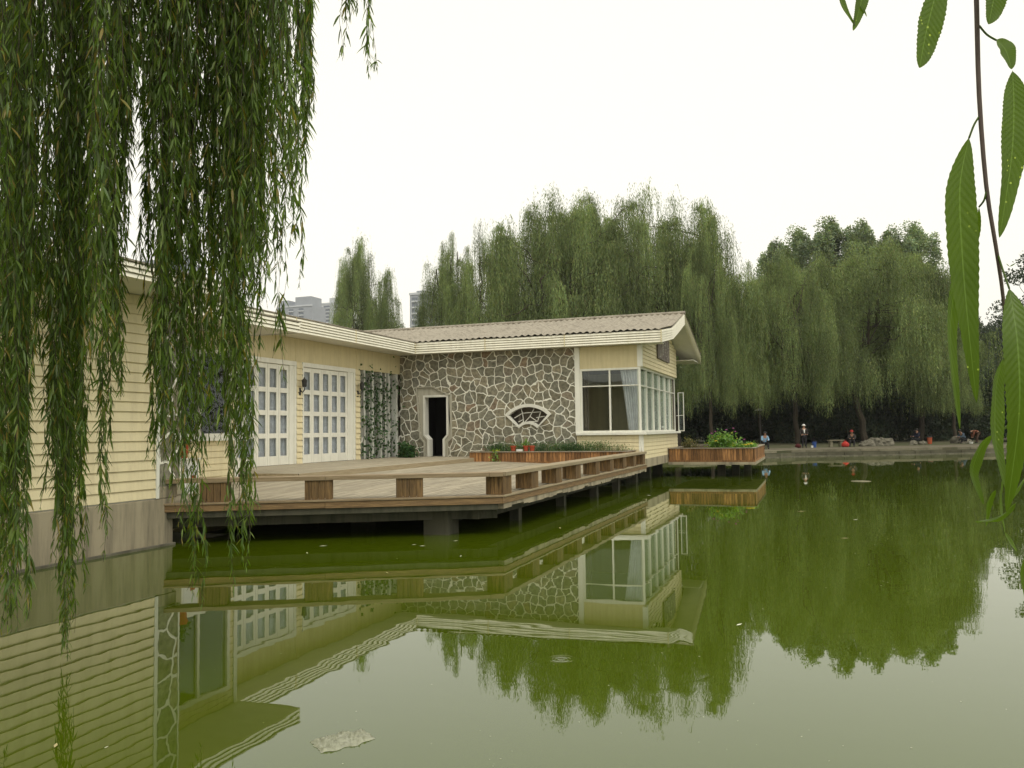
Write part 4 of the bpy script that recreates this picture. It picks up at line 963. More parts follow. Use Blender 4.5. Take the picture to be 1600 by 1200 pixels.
# ------------------------------------------------------------------ people
M['skin'] = mat('skin', (.34, .19, .12), .6, .3); M['hair'] = mat('hair', (.02, .017, .015), .6, .3)
def skin_obj(name, pts, edges, radii, m, parent, root=0):
    me = bpy.data.meshes.new(name); me.from_pydata([tuple(p) for p in pts], edges, []); me.update()
    o = link(name, me, m, parent)
    o.modifiers.new('skin', 'SKIN'); sub = o.modifiers.new('smooth', 'SUBSURF'); sub.levels = 2; sub.render_levels = 2
    for i, r in enumerate(radii):
        sv = me.skin_vertices[0].data[i]; sv.radius = (r, r) if not isinstance(r, tuple) else r; sv.use_root = (i == root)
    return o
def person(loc, face, pose, label, jacket, trousers, hat=None, shirt=None, hatm=None):
    """face: yaw of the forward direction; pose gives joints in body space (x right, y forward, z up)"""
    e = empty('person', loc, label, 'person')
    J = {k: Vector(v) for k, v in pose.items()}
    names = ['pel', 'spi', 'che', 'nec', 'hea', 'top', 'ls', 'le', 'lw', 'lh', 'rs', 're', 'rw', 'rh', 'lhip', 'lk', 'la', 'lt', 'rhip', 'rk', 'ra', 'rt']
    nd = [J[n] for n in names]; ix = {n: i for i, n in enumerate(names)}
    E_ = [('pel', 'spi'), ('spi', 'che'), ('che', 'nec'), ('nec', 'hea'), ('hea', 'top'), ('che', 'ls'), ('ls', 'le'), ('le', 'lw'), ('lw', 'lh'), ('che', 'rs'), ('rs', 're'), ('re', 'rw'), ('rw', 'rh'), ('pel', 'lhip'), ('lhip', 'lk'), ('lk', 'la'), ('la', 'lt'), ('pel', 'rhip'), ('rhip', 'rk'), ('rk', 'ra'), ('ra', 'rt')]
    R_ = dict(pel=.13, spi=.12, che=.13, nec=.055, hea=.095, top=.075, ls=.065, le=.043, lw=.030, lh=.04, rs=.065, re=.043, rw=.030, rh=.04, lhip=.095, lk=.062, la=.045, lt=.04, rhip=.095, rk=.062, ra=.045, rt=.04)
    skin_obj('body', nd, [(ix[a], ix[b]) for a, b in E_], [R_[n] for n in names], M['skin'], None).parent = e
    def part(nm, sel, eds, grow, m):
        jx = {n: i for i, n in enumerate(sel)}
        o = skin_obj(nm, [J[n] for n in sel], [(jx[a], jx[b]) for a, b in eds], [R_[n]+grow for n in sel], m, None); o.parent = e; return o
    part('jacket', ['che', 'spi', 'pel', 'ls', 'le', 'lw', 'rs', 're', 'rw'], [('che', 'spi'), ('spi', 'pel'), ('che', 'ls'), ('ls', 'le'), ('le', 'lw'), ('che', 'rs'), ('rs', 're'), ('re', 'rw')], .026, jacket)
    part('trousers', ['pel', 'lhip', 'lk', 'la', 'rhip', 'rk', 'ra'], [('pel', 'lhip'), ('lhip', 'lk'), ('lk', 'la'), ('pel', 'rhip'), ('rhip', 'rk'), ('rk', 'ra')], .018, trousers)
    part('shoes', ['la', 'lt', 'ra', 'rt'][:2], [('la', 'lt')], .02, M['hair']); part('shoes', ['ra', 'rt'], [('ra', 'rt')], .02, M['hair'])
    h = J['top']; hd = J['hea']; up = (h-J['nec']).normalized()
    c = hd.lerp(h, .75)
    if hat:
        m = MB().lathe(tuple(c), [(.16, -.01), (.165, .005), (.105, .02), (.10, .08), (.05, .115)], 12); m.build('hat', hatm or M['whitep']).parent = e
    else:
        MB().lathe(tuple(c-Vector((0, .02, 0))), [(.07, -.10), (.112, -.05), (.118, .02), (.095, .075), (.04, .105)], 12).build('hair', M['hair'], smooth=True).parent = e
    # nose marks the way the head looks
    MB().hexa([hd+Vector((-.018, .085, -.03)), hd+Vector((.018, .085, -.03)), hd+Vector((0, .125, -.03))], [hd+Vector((-.008, .085, .02)), hd+Vector((.008, .085, .02)), hd+Vector((0, .095, .02))]).build('nose', M['skin']).parent = e
    if shirt:
        a = J['nec']; b = J['spi']; MB().hexa([a+Vector((-.05, .10, -.08)), a+Vector((.05, .10, -.08)), a+Vector((.05, .13, -.08)), a+Vector((-.05, .13, -.08))][::-1], [b+Vector((-.02, .155, 0)), b+Vector((.02, .155, 0)), b+Vector((.02, .165, 0)), b+Vector((-.02, .165, 0))][::-1]).build('shirt', shirt).parent = e
    e.rotation_euler = (0, 0, face); return e
def stand():
    return dict(pel=(0, 0, .93), spi=(0, 0, 1.1), che=(0, .01, 1.32), nec=(0, .0, 1.47), hea=(0, .02, 1.58), top=(0, .02, 1.68), ls=(-.19, 0, 1.38), le=(-.27, .0, 1.12), lw=(-.2, .16, .98), lh=(-.15, .22, .97), rs=(.19, 0, 1.38), re=(.27, .0, 1.12), rw=(.22, .14, .95), rh=(.18, .2, .93), lhip=(-.09, 0, .88), lk=(-.10, .03, .48), la=(-.11, 0, .08), lt=(-.12, .14, .04), rhip=(.09, 0, .88), rk=(.11, .02, .48), ra=(.13, 0, .08), rt=(.15, .14, .04))
def sit(s=.42, lean=.1, arm=.3, knee=.42):
    return dict(pel=(0, 0, s+.08), spi=(0, lean*.3, s+.25), che=(0, lean, s+.47), nec=(0, lean*1.3, s+.61), hea=(0, lean*1.6+.02, s+.72), top=(0, lean*1.6+.02, s+.82), ls=(-.19, lean, s+.53), le=(-.25, lean+.10, s+.28), lw=(-.14, lean+arm, s+.25), lh=(-.10, lean+arm+.07, s+.26), rs=(.19, lean, s+.53), re=(.25, lean+.10, s+.28), rw=(.14, lean+arm, s+.25), rh=(.10, lean+arm+.07, s+.26), lhip=(-.09, .02, s+.04), lk=(-.16, knee, s+.05), la=(-.14, knee+.02, .08), lt=(-.15, knee+.17, .04), rhip=(.09, .02, s+.04), rk=(.16, knee, s+.05), ra=(.14, knee+.02, .08), rt=(.15, knee+.17, .04))
def bend():
    p = stand(); p.update(pel=(0, -.12, .88), spi=(0, .02, 1.0), che=(0, .25, 1.06), nec=(0, .40, 1.02), hea=(0, .50, .96), top=(0, .57, .90), ls=(-.18, .28, 1.03), le=(-.2, .34, .76), lw=(-.12, .38, .52), lh=(-.1, .40, .44), rs=(.18, .28, 1.03), re=(.2, .34, .76), rw=(.12, .38, .52), rh=(.1, .40, .44), lhip=(-.09, -.12, .84), rhip=(.09, -.12, .84)); return p
cl = lambda n, c: mat(n, c, .85, .1, var=.2, vscale=10)
dk, bk, lb, br_, nv = cl('grey_jacket', (.05, .045, .04)), cl('dark_trousers', (.022, .022, .024)), cl('light_blue_vest', (.22, .36, .48)), cl('brown_coat', (.16, .06, .035)), cl('navy_coat', (.014, .016, .028))
towards = math.atan2(F.x, F.y)
fc = lambda a: math.pi + a - 0.0
person(base(1256, 62.6, .47), fc(.25), stand(), 'standing person in a pale cap with a dark jacket open over a white shirt', dk, bk, hat=True, shirt=M['whitep'])
def stool(p, h, label):
    e = empty('folding_stool', p, label, 'stool')
    MB().box(-.16, .16, -.14, .14, h-.03, h).build('seat', M['black']).parent = e
    for sx_ in (-.13, .13):
        for a_, b_ in ((-.13, .13), (.13, -.13)): MB().tube([(sx_, a_, 0), (sx_, b_, h-.03)], .012, 5).build('leg', M['black']).parent = e
for (u, D, z, fa, s, lab, jk, tr, hm, lean, arm, slab) in (
    (1194, 60.6, .47, .3, .36, 'person seated by the end of the planter in a light blue vest and dark cap', lb, bk, M['black'], .12, .25, 'folding stool under the person in the light blue vest'),
    (1331, 64.6, .47, -.1, .36, 'person seated in a red hat and grey jacket right of the stone bench', dk, bk, M['red'], .15, .28, 'folding stool under the person in the red hat'),
    (1434, 68.6, .46, -.9, .42, 'person in a navy coat, arms held out towards the orange bin', nv, bk, None, .05, .55, 'folding stool under the person in the navy coat'),
    (1507, 70.6, .46, -1.0, .30, 'person crouching low in blue and grey beside the mossy rock', cl('slate_jacket', (.06, .085, .11)), bk, None, .3, .35, 'folding stool under the person leaning next to the mossy rock')):
    p = base(u, D, z); person(p, fc(fa), sit(s, lean, arm), lab, jk, tr, hat=bool(hm), hatm=hm); stool(p, s-.03, slab)
person(base(1526, 71, .46), fc(-1.3+math.pi*.0), bend(), 'person in a brown coat bending right over at the far right of the bank', br_, cl('brown_trousers', (.08, .05, .035)))
# lamp post with a cone shade in the shadow
p = base(1188, 84, .45)
LM = empty('park_lamp', p, 'park lamp with a wide conical shade in the dark under the willows', 'street lamp')
MB().tube([p, p+Vector((0, 0, 3.3))], .045, 8).build('post', mat('grey_metal', (.12, .12, .11), .5, .4), LM)
MB().lathe(p+Vector((0, 0, 3.3)), [(.50, 0), (.48, .03), (.08, .24), (.05, .3)], 16).build('lamp_shade', mat('shade_metal', (.30, .30, .27), .5, .4), LM)

# ------------------------------------------------------------------ planters and potted plants
def slats(mb, a, b, nrm, z0, z1, wd, off=.02):
    a = Vector(a); b = Vector(b); d = (b-a); L_ = d.length; d /= L_; nrm = Vector(nrm); n = max(1, round(L_/wd))
    for i in range(n):
        p = a+d*(L_*i/n+.003); q = a+d*(L_*(i+1)/n-.012); o = rnd.uniform(-.003, .003)
        mb.prism([p+nrm*(o+off), q+nrm*(o+off), q+nrm*(o), p+nrm*(o)], z0, z1)
def planter(label, x0, x1, y0, y1, z0, z1, front_r=True, side_r=True, slab=None):
    e = empty('planter_box', ((x0+x1)/2, (y0+y1)/2, z0), label, 'planter')
    m = MB(); slats(m, (x0+.02, y0), (x1-.02, y0), (0, -1), z0+.07, z1-.035, .115); m.build('slatted_side', M['slat'], e)
    m = MB(); slats(m, (x1, y0+.02), (x1, y1-.02), (1, 0), z0+.07, z1-.035, .115); m.build('slatted_side', M['slat'], e)
    m = MB(); slats(m, (x0, y0+.02), (x0, y1-.02), (-1, 0), z0+.07, z1-.035, .115); m.build('slatted_side', M['slat'], e)
    MB().box(x0-.03, x1+.03, y0-.034, y0-.004, z0, z0+.072).box(x1+.004, x1+.034, y0, y1, z0, z0+.07).build('bottom_rail', M['slat'], e, bevel=.004)
    c = .13
    MB().box(x0-.05, x1+.05, y0-.06, y0+c, z1-.035, z1).box(x0-.05, x1+.05, y1-c, y1+.02, z1-.035, z1-.001).box(x0-.05, x0+c, y0+c, y1-c, z1-.035, z1-.002).box(x1-c, x1+.05, y0+c, y1-c, z1-.035, z1-.002).build('rim_boards', M['cap'], e, bevel=.005)
    MB().box(x0+.03, x1-.03, y0+.03, y1-.03, z0+.02, z1-.06).build('soil', M['soil'], e)
    if slab: MB().box(x0-.04, x1+.05, y0-.05, y1, slab, z0-.003).build('concrete_base', M['concrete'], e, bevel=.01)
    return e
PB = planter('long orange slatted planter standing in front of the stone wall on the deck', -11.95, -6.10, 28.4, 29.9, .83, 1.27)
PO = planter('slatted planter cantilevered over the water beside the glazed end room', -5.78, -2.32, 35.42, 42.5, .615, 1.20, slab=.50)
for (xx, yy) in ((-3.8, 37.0), (-3.3, 38.1), (-3.0, 41)): MB().box(xx-.16, xx+.16, yy-.16, yy+.16, -1.3, .5).build('concrete_column', M['mossy_shade'], PO)
def foliage(name, c, rx, ry, rz, n, l, w_, m, label, cat, group=None, stems=8, flat=0, ret=False, up=0.0):
    rng = np.random.default_rng(int(abs(c[0]*131+c[1]*17))+n)
    e = empty(name, c, label, cat, group)
    k = max(4, n//60); cc = rng.normal(size=(k, 3)); cc /= np.linalg.norm(cc, axis=1)[:, None]; cc *= (rng.random(k)**.5)[:, None]; cc[:, 2] = np.abs(cc[:, 2])
    p = cc[rng.integers(k, size=n)]*.8+rng.normal(size=(n, 3))*.17; p[:, 2] = np.abs(p[:, 2])
    P_ = p*np.array([rx, ry, rz]); d = rng.normal(size=(n, 3)); d[:, 2] += up; d /= np.linalg.norm(d, axis=1)[:, None]
    V, Fq = leaf_quads(P_, d, rng.uniform(.6, 1.3, n)*l, rng.uniform(.7, 1.2, n)*w_, rng)
    o = np_mesh('leaves', V, Fq, m); o.parent = e
    mb = MB()
    for i in range(stems):
        q = cc[i % k]*np.array([rx, ry, rz])*.8; mb.tube([(q[0]*.2, q[1]*.2, 0), (q[0]*.6, q[1]*.6, q[2]*.6), tuple(q)], [.012, .009, .005], 4)
    s = mb.build('stems', M['bark']); s.parent = e
    return e
foliage('leafy_bush', (-14.75, 28.9, 1.04), .62, .5, .75, 900, .13, .09, M['bush'], 'rounded dark green bush in front of the doorway at the end of the fin screen', 'bush')
# grassy tufts in the long planter
def tuft(c, r, h, n, label, group='grassy tufts in the long planter', m='grassy'):
    rng = np.random.default_rng(int(abs(c[0]*977))); e = tag(None or bpy.data.objects.new('x', None), '') if False else None
    P_ = np.stack([c[0]+rng.normal(size=n)*r*.5, c[1]+rng.normal(size=n)*r*.35, np.full(n, c[2])], 1)
    V = []; Fq = []; 
    for i in range(n):
        a = rng.uniform(0, 6.28); l = h*rng.uniform(.45, 1.15); b_ = rng.uniform(.1, .6); w2 = .007; s = np.array([-math.sin(a), math.cos(a), 0])*w2
        for k in range(4):
            t = k/3; p = P_[i]+np.array([math.cos(a)*b_*l*t*t, math.sin(a)*b_*l*t*t, l*(t-.25*b_*t*t)]); wk = (1-t*.85)
            V += [p-s*wk, p+s*wk]
        k0 = i*8
        for k in range(3): Fq.append((k0+2*k, k0+2*k+1, k0+2*k+3, k0+2*k+2))
    nL = n; Lp_ = P_[rng.integers(n, size=nL)]+rng.normal(size=(nL, 3))*np.array([r*.3, r*.2, h*.25])+np.array([0, 0, h*.5]); d = rng.normal(size=(nL, 3)); d /= np.linalg.norm(d, axis=1)[:, None]
    V2, F2 = leaf_quads(Lp_, d, .07, .035, rng)
    o = np_mesh('grass_tuft', np.concatenate([np.array(V), V2]), np.concatenate([np.array(Fq), F2+len(V)]), M[m])
    return tag(o, label, 'plant', group)
tl = ['behind the vine at the left end', 'left of the red pots', 'under the left tip of the fan window', 'just right of the red pots', 'under the middle of the fan window', 'under the right tip of the fan window', 'between the fan window and the white corner board', 'beneath the white corner board', 'at the left end of the cream apron', 'in front of the picture window mullion', 'at the right end, dry and thin']
for i, x in enumerate((-11.3, -10.9, -10.4, -9.6, -9.1, -8.7, -8.3, -7.9, -7.5, -7.0, -6.5)):
    thin = i > 8
    tuft((x, 29.35+.1*(i % 3), 1.2), .45 if not thin else .3, .42 if not thin else .34, 190 if not thin else 60, 'loose green tuft '+tl[i], m='grassy' if i % 3 or thin else 'bush')
tuft((-6.8, 29.2, 1.2), .5, .45, 46, 'wiry dry stems standing above the planter under the picture window', 'dry plants', 'dry')
def pot(p, r, h, label, m='terra', grp=None):
    e = empty('plant_pot', p, label, 'plant pot', grp)
    MB().lathe((0, 0, 0), [(r*.7, 0), (r*.92, h*.8), (r*1.04, h*.8), (r*1.04, h), (r*.9, h), (r*.85, h*.85)], 16).build('pot_body', M[m]).parent = e
    MB().lathe((0, 0, h*.82), [(r*.86, 0), (r*.5, .01)], 12).build('soil', M['soil']).parent = e
    return e
for i, (x, lab) in enumerate(((-10.32, 'leftmost red pot in the long planter, beside the white label'), (-9.83, 'middle red pot in the long planter'), (-9.60, 'rightmost red pot in the long planter'))):
    pot((x, 28.62, 1.272), .105, .20, lab, grp='red pots in the long planter')
foliage('potted_plant', (-9.85, 28.62, 1.46), .2, .12, .26, 170, .07, .03, M['bright'], 'fresh light green plant growing from the red pots in the long planter', 'plant')
tag(MB().box(-10.17, -9.93, 28.52, 28.535, 1.272, 1.345).build('plant_label', M['whitep']), 'small white label lying between the red pots', 'label')
foliage('yellow_flower', (-11.0, 28.6, 1.272), .22, .08, .07, 40, .05, .05, mat('yellow_petals', (.55, .42, .03), .6, .2), 'small yellow flowers at the left end of the long planter', 'flowers', stems=3)
# vine spilling over the long planter
def vine(name, pts, n, spread, l, w_, m, label, group=None, sag=0):
    rng = np.random.default_rng(n+int(abs(pts[0][1]*10))); e = empty(name, pts[0], label, 'vine', group)
    P_ = []
    stem = MB(); q0 = Vector(pts[0]); rel = [Vector(p)-q0 for p in pts]; stem.tube(rel, .010, 4)
    for i in range(n):
        k = rng.integers(len(rel)-1); t = rng.random(); p = rel[k].lerp(rel[k+1], t); P_.append(np.array(p)+rng.normal(size=3)*np.array(spread))
    d = rng.normal(size=(n, 3)); d[:, 2] -= .6; d /= np.linalg.norm(d, axis=1)[:, None]
    V, Fq = leaf_quads(np.array(P_), d, rng.uniform(.6, 1.2, n)*l, rng.uniform(.7, 1.1, n)*w_, rng)
    stem.build('stem', M['bark']).parent = e; np_mesh('leaves', V, Fq, m).parent = e
    return e
vine('trailing_vine', [(-11.05, 28.75, 1.3), (-10.95, 28.35, 1.32), (-10.9, 28.3, 1.05), (-10.98, 28.26, .86)], 150, (.09, .05, .05), .08, .05, M['bright'], 'light green vine trailing over the front of the long orange planter')
GV = 'vines on the white fin screen'
for i, (yy, z0, z1, n, lab) in enumerate(((26.95, 1.1, 4.2, 170, 'leftmost vine on the fin screen, thin at the foot'), (27.35, 1.6, 4.25, 420, 'vine on the second fin of the screen'), (27.95, 1.9, 4.0, 520, 'densest vine, in the middle of the fin screen'), (28.5, 2.1, 3.9, 420, 'vine on the fourth fin of the screen'), (29.1, 2.3, 4.1, 260, 'vine reaching the lantern height on the last fins'), (29.7, 2.6, 4.2, 50, 'wispy vine in the inner corner by the stone wall'))):
    vine('climbing_vine', [(XA+.06, yy, 1.05), (XA+.08, yy+.06, 2.2), (XA+.07, yy-.05, 3.2), (XA+.08, yy+.05, z1)], int(n*.42), (.07, .15, .30 if z0 < 2 else .26), .15, .10, M['bush'], lab, GV)
# outer planter flowers
foliage('flowering_bush', (-3.55, 36.6, 1.14), .85, .75, .72, 1500, .13, .075, M['bright'], 'bright green flowering bush in the planter over the water', 'bush')
foliage('flowering_bush', (-2.75, 37.0, 1.14), .5, .8, .36, 700, .11, .065, M['bright'], 'low yellow-green bush at the water end of the outer planter', 'bush')
foliage('wild_plant', (-5.1, 37.2, 1.14), .45, .5, .70, 330, .12, .05, M['dry'], 'dry brownish plant at the room end of the outer planter', 'plant', stems=20, up=.6)
pk = mat('pink_petals', (.36, .10, .24), .6, .2)
def flowers(name, pts, r, m, label):
    e = empty(name, pts[0], label, 'flowers', None); mb = MB(); st = MB(); q = Vector(pts[0])
    for p in pts:
        p = Vector(p)-q
        for k in range(7):
            a = k*.9; mb.face(p, p+Vector((math.cos(a)*r, math.sin(a)*r, r*.3)), p+Vector((math.cos(a+.7)*r, math.sin(a+.7)*r, r*.35)), p+Vector((math.cos(a+.35)*r*.5, math.sin(a+.35)*r*.5, r*.9)))
        st.tube([p-Vector((0, 0, .25)), p], .008, 4)
    mb.build('petals', m).parent = e; st.build('stems', M['bush']).parent = e
flowers('pink_flowers', [(-3.95, 36.3, 1.86), (-3.5, 36.4, 1.92), (-3.15, 36.5, 1.84), (-3.2, 36.2, 1.98), (-4.1, 36.2, 1.78), (-2.8, 36.8, 1.5), (-2.6, 36.5, 1.38), (-3.7, 36.0, 1.7)][:6], .05, pk, 'pink flowers standing above the bright bush in the outer planter')
flowers('yellow_flowers', [(-2.6, 36.2, 1.3), (-2.5, 36.5, 1.32), (-2.7, 36.0, 1.28), (-3.9, 36.0, 1.45), (-2.45, 36.9, 1.3)], .07, bpy.data.materials['yellow_petals'], 'yellow flowers at the water end of the outer planter')
# cabinet with potted plant by the second block
cx, cy_ = -12.32, 13.95
CB = empty('utility_cabinet', (cx, cy_, .8), 'white box cabinet with a red mark, standing on the deck behind the hanging strands', 'cabinet')
MB().box(cx-.22, cx+.22, cy_-.24, cy_+.24, .80, 1.50).build('cabinet_body', M['white'], CB, bevel=.012)
MB().box(cx-.26, cx+.26, cy_-.28, cy_+.28, 1.50, 1.53).build('cabinet_top', M['soffit'], CB, bevel=.006)
MB().box(cx+.222, cx+.226, cy_-.19, cy_+.19, .86, 1.44).build('cabinet_door', M['whitep'], CB)
MB().box(cx+.228, cx+.232, cy_+.0, cy_+.13, 1.10, 1.18).build('red_mark', M['red'], CB)
pot((cx, cy_, 1.532), .135, .30, 'terracotta pot on top of the white cabinet')
foliage('potted_plant', (cx, cy_, 1.80), .26, .26, .46, 460, .09, .05, M['bush'], 'bushy plant with small white flowers in the pot on the white cabinet', 'plant')

# ------------------------------------------------------------------ near willow hanging over the water
ST = np.array([0, .1, .28, .5, .74, .92, 1.0]); SW = np.array([.04, .45, .9, 1.0, .7, .3, .03])
def blades(P_, D_, N_, L_, W_, bend, rng):
    """curved, folded lanceolate leaves. P_ base, D_ direction, N_ side normal"""
    n = len(P_); k = len(ST); S_ = np.cross(D_, N_); S_ /= np.linalg.norm(S_, axis=1)[:, None]+1e-9; N2 = np.cross(S_, D_)
    V = np.empty((n, k, 3, 3), np.float32)
    for i in range(k):
        c = P_+D_*(L_*ST[i])[:, None]; c[:, 2] -= bend*L_*ST[i]**2; c += N2*(rng_curl*L_*math.sin(ST[i]*3.1))[:, None] if False else 0
        w_ = (W_*SW[i]*.5)[:, None]
        V[:, i, 0] = c-S_*w_+N2*w_*.35; V[:, i, 1] = c; V[:, i, 2] = c+S_*w_+N2*w_*.35
    V = V.reshape(-1, 3); F_ = []
    for i in range(k-1):
        for j in (0, 1): F_.append((i*3+j, i*3+j+1, i*3+3+j+1, i*3+3+j))
    Fq = (np.arange(n)[:, None, None]*(k*3)+np.array(F_)[None]).reshape(-1, 4)
    return V, Fq
rng = np.random.default_rng(2024)
TRK = Vector((-6.6, .7, .4))
WT_ = empty('willow_tree', TRK, 'near willow whose long leafy strands hang down to the water on the left', 'tree')
tb = MB(); tb.tube([TRK, TRK+Vector((.1, .2, 1.5)), TRK+Vector((.5, .6, 3.4)), TRK+Vector((1.0, 1.3, 5.4)), TRK+Vector((1.6, 2.2, 7.6))], [.42, .34, .28, .24, .18], 12); tb.build('trunk', M['bark'], WT_, smooth=True)
rows = [(-170, -10, 55, 500, 1100, 5.2, 8.0), (-5, 34, 40, 700, 1010, 5.6, 7.6), (34, 92, 18, 540, 830, 6, 7.8), (0, 100, 40, 380, 560, 5.8, 8.4), (95, 195, 44, 400, 590, 5.6, 8.4),
        (90, 150, 34, 680, 930, 6.2, 7.4), (96, 142, 9, 960, 1046, 6.9, 7.25), (150, 192, 7, 600, 900, 5.8, 7.4), (188, 240, 16, 120, 330, 6, 8), (140, 190, 24, 200, 380, 6, 8), (176, 214, 12, 120, 260, 6, 7.6), (196, 232, 5, 330, 440, 6, 7.5), (176, 196, 6, 420, 640, 5.8, 7.4),
        (226, 248, 9, 470, 770, 6.2, 7.0), (240, 300, 32, 380, 720, 6, 8), (258, 292, 12, 650, 890, 6.3, 7.2), (240, 350, 34, 150, 420, 6, 8.5), (296, 350, 20, 420, 740, 6, 7.8), (300, 345, 6, 840, 950, 6.6, 7.1),
        (346, 396, 34, 380, 720, 6, 7.8), (350, 394, 15, 720, 940, 6.4, 7.1), (340, 430, 40, 140, 400, 6, 8.4), (388, 440, 24, 320, 490, 6.2, 7.8), (428, 442, 3, 540, 600, 6.2, 6.6), (425, 474, 18, 250, 450, 6.3, 8),
        (430, 480, 18, 60, 300, 6.3, 8.4), (468, 503, 8, 100, 235, 6.5, 7.2), (537, 546, 2, 60, 96, 6.8, 7.0), (572, 582, 3, 80, 128, 6.8, 7.0), (536, 590, 4, 4, 28, 6.8, 7.2)]
tips = []
for (u0, u1, n, v0, v1, D0, D1) in rows:
    tw = MB(); P_, D_, N_, L_, W_ = [], [], [], [], []
    cl_ = [(rng.uniform(u0, u1), rng.uniform(D0, D1)) for _ in range(max(1, n//5))]
    top_c = []
    for s in range(n):
        cu, cd = cl_[rng.integers(len(cl_))]; u = min(max(cu+rng.normal()*(u1-u0)*.10, u0), u1) if n > 4 else rng.uniform(u0, u1)
        D = cd+rng.normal()*.12; vb = v0+(v1-v0)*rng.random()**(.8)
        b = atd(u, vb, D); ztop = max(5.7, 2+.52*D+1.2)+rng.uniform(0, .9)
        if b.z < .03: b.z = .03
        Ls_ = ztop-b.z; m = max(4, int(Ls_/.16)); ph = rng.uniform(0, 6.28, 4); am = rng.uniform(.01, .05, 2); lean = rng.normal(size=2)*.02
        pts = []
        for i in range(m+1):
            t = i/m; h = t*Ls_
            pts.append(Vector((b.x+lean[0]*h+am[0]*math.sin(h*1.9+ph[0])+.018*math.sin(h*7+ph[2])+.008*math.sin(h*17+ph[3]), b.y+lean[1]*h+am[1]*math.sin(h*1.7+ph[1]), b.z+h)))
        pts.reverse(); top_c.append(pts[0])
        tw.tube(pts, [.0035-.0022*i/m for i in range(m+1)], 3, cap=False)
        arr = np.array([tuple(p) for p in pts]); nl = int(Ls_/rng.uniform(.018, .030)); tt = np.sort(rng.random(nl))*m
        i0 = np.minimum(tt.astype(int), m-1); fr_ = (tt-i0)[:, None]; q = arr[i0]*(1-fr_)+arr[i0+1]*fr_
        az = rng.uniform(0, 6.28, nl); el = rng.normal(.46, .26, nl).clip(.08, 1.2)
        d = np.stack([np.cos(az)*np.sin(el), np.sin(az)*np.sin(el), -np.cos(el)], 1)
        nn = rng.normal(size=(nl, 3))*.5+np.stack([np.cos(az), np.sin(az), np.full(nl, .6)], 1); nn /= np.linalg.norm(nn, axis=1)[:, None]
        sz = np.where(rng.random(nl) < .12, .5, 1.0)*rng.uniform(.055, .13, nl)*np.clip(.45+ (m-tt)/m*9, .45, 1)
        P_.append(q); D_.append(d); N_.append(nn); L_.append(sz); W_.append(sz*rng.uniform(.11, .18, nl))
    br = tw.build('hanging_branch', M['bark'], WT_)
    V, Fq = blades(np.concatenate(P_), np.concatenate(D_), np.concatenate(N_), np.concatenate(L_), np.concatenate(W_), .22, rng)
    lf = np_mesh('leaves', V, Fq, M['willow_near']); lf.parent = br; lf.matrix_parent_inverse = WT_.matrix_parent_inverse
    lf.matrix_parent_inverse = Matrix.Identity(4)
    c = sum(top_c, Vector())/len(top_c); tips.append(c)
fork = TRK+Vector((1.6, 2.2, 7.4)); 
for i, c in enumerate(tips):
    if i % 2: continue
    mb = MB(); st = TRK+Vector((.8+.1*i/28, 1.0+.1*i/28, 4.9+2.4*i/28)); md = st.lerp(c, .5)+Vector((0, 0, 1.3)); mb.tube([st, st.lerp(md, .5)+Vector((0, 0, .5)), md, md.lerp(c, .6)+Vector((0, 0, .35)), c], [.09, .07, .05, .03, .012], 6); mb.build('limb', M['bark'], WT_)
# crown above the strands
cc = []
for i in range(70):
    c = tips[rng.integers(len(tips))].lerp(TRK+Vector((1.6, 2.4, 7.8)), rng.random()*1.0)+Vector((rng.normal()*.7, rng.normal()*.8, rng.uniform(.9, 2.6))); cc.append(tuple(c))
cc = np.array(cc); n = 15000; P_ = cc[rng.integers(len(cc), size=n)]+rng.normal(size=(n, 3))*np.array([.5, .5, .32]); 
el = rng.normal(.6, .3, n); az = rng.uniform(0, 6.28, n); d = np.stack([np.cos(az)*np.sin(el), np.sin(az)*np.sin(el), -np.cos(el)], 1)
P_[:, 2] = np.maximum(P_[:, 2], 2.2+.56*(P_@np.array(F)))
V, Fq = leaf_quads(P_, d, rng.uniform(.08, .15, n), .02, rng); np_mesh('crown', V, Fq, M['willow_near'], WT_)

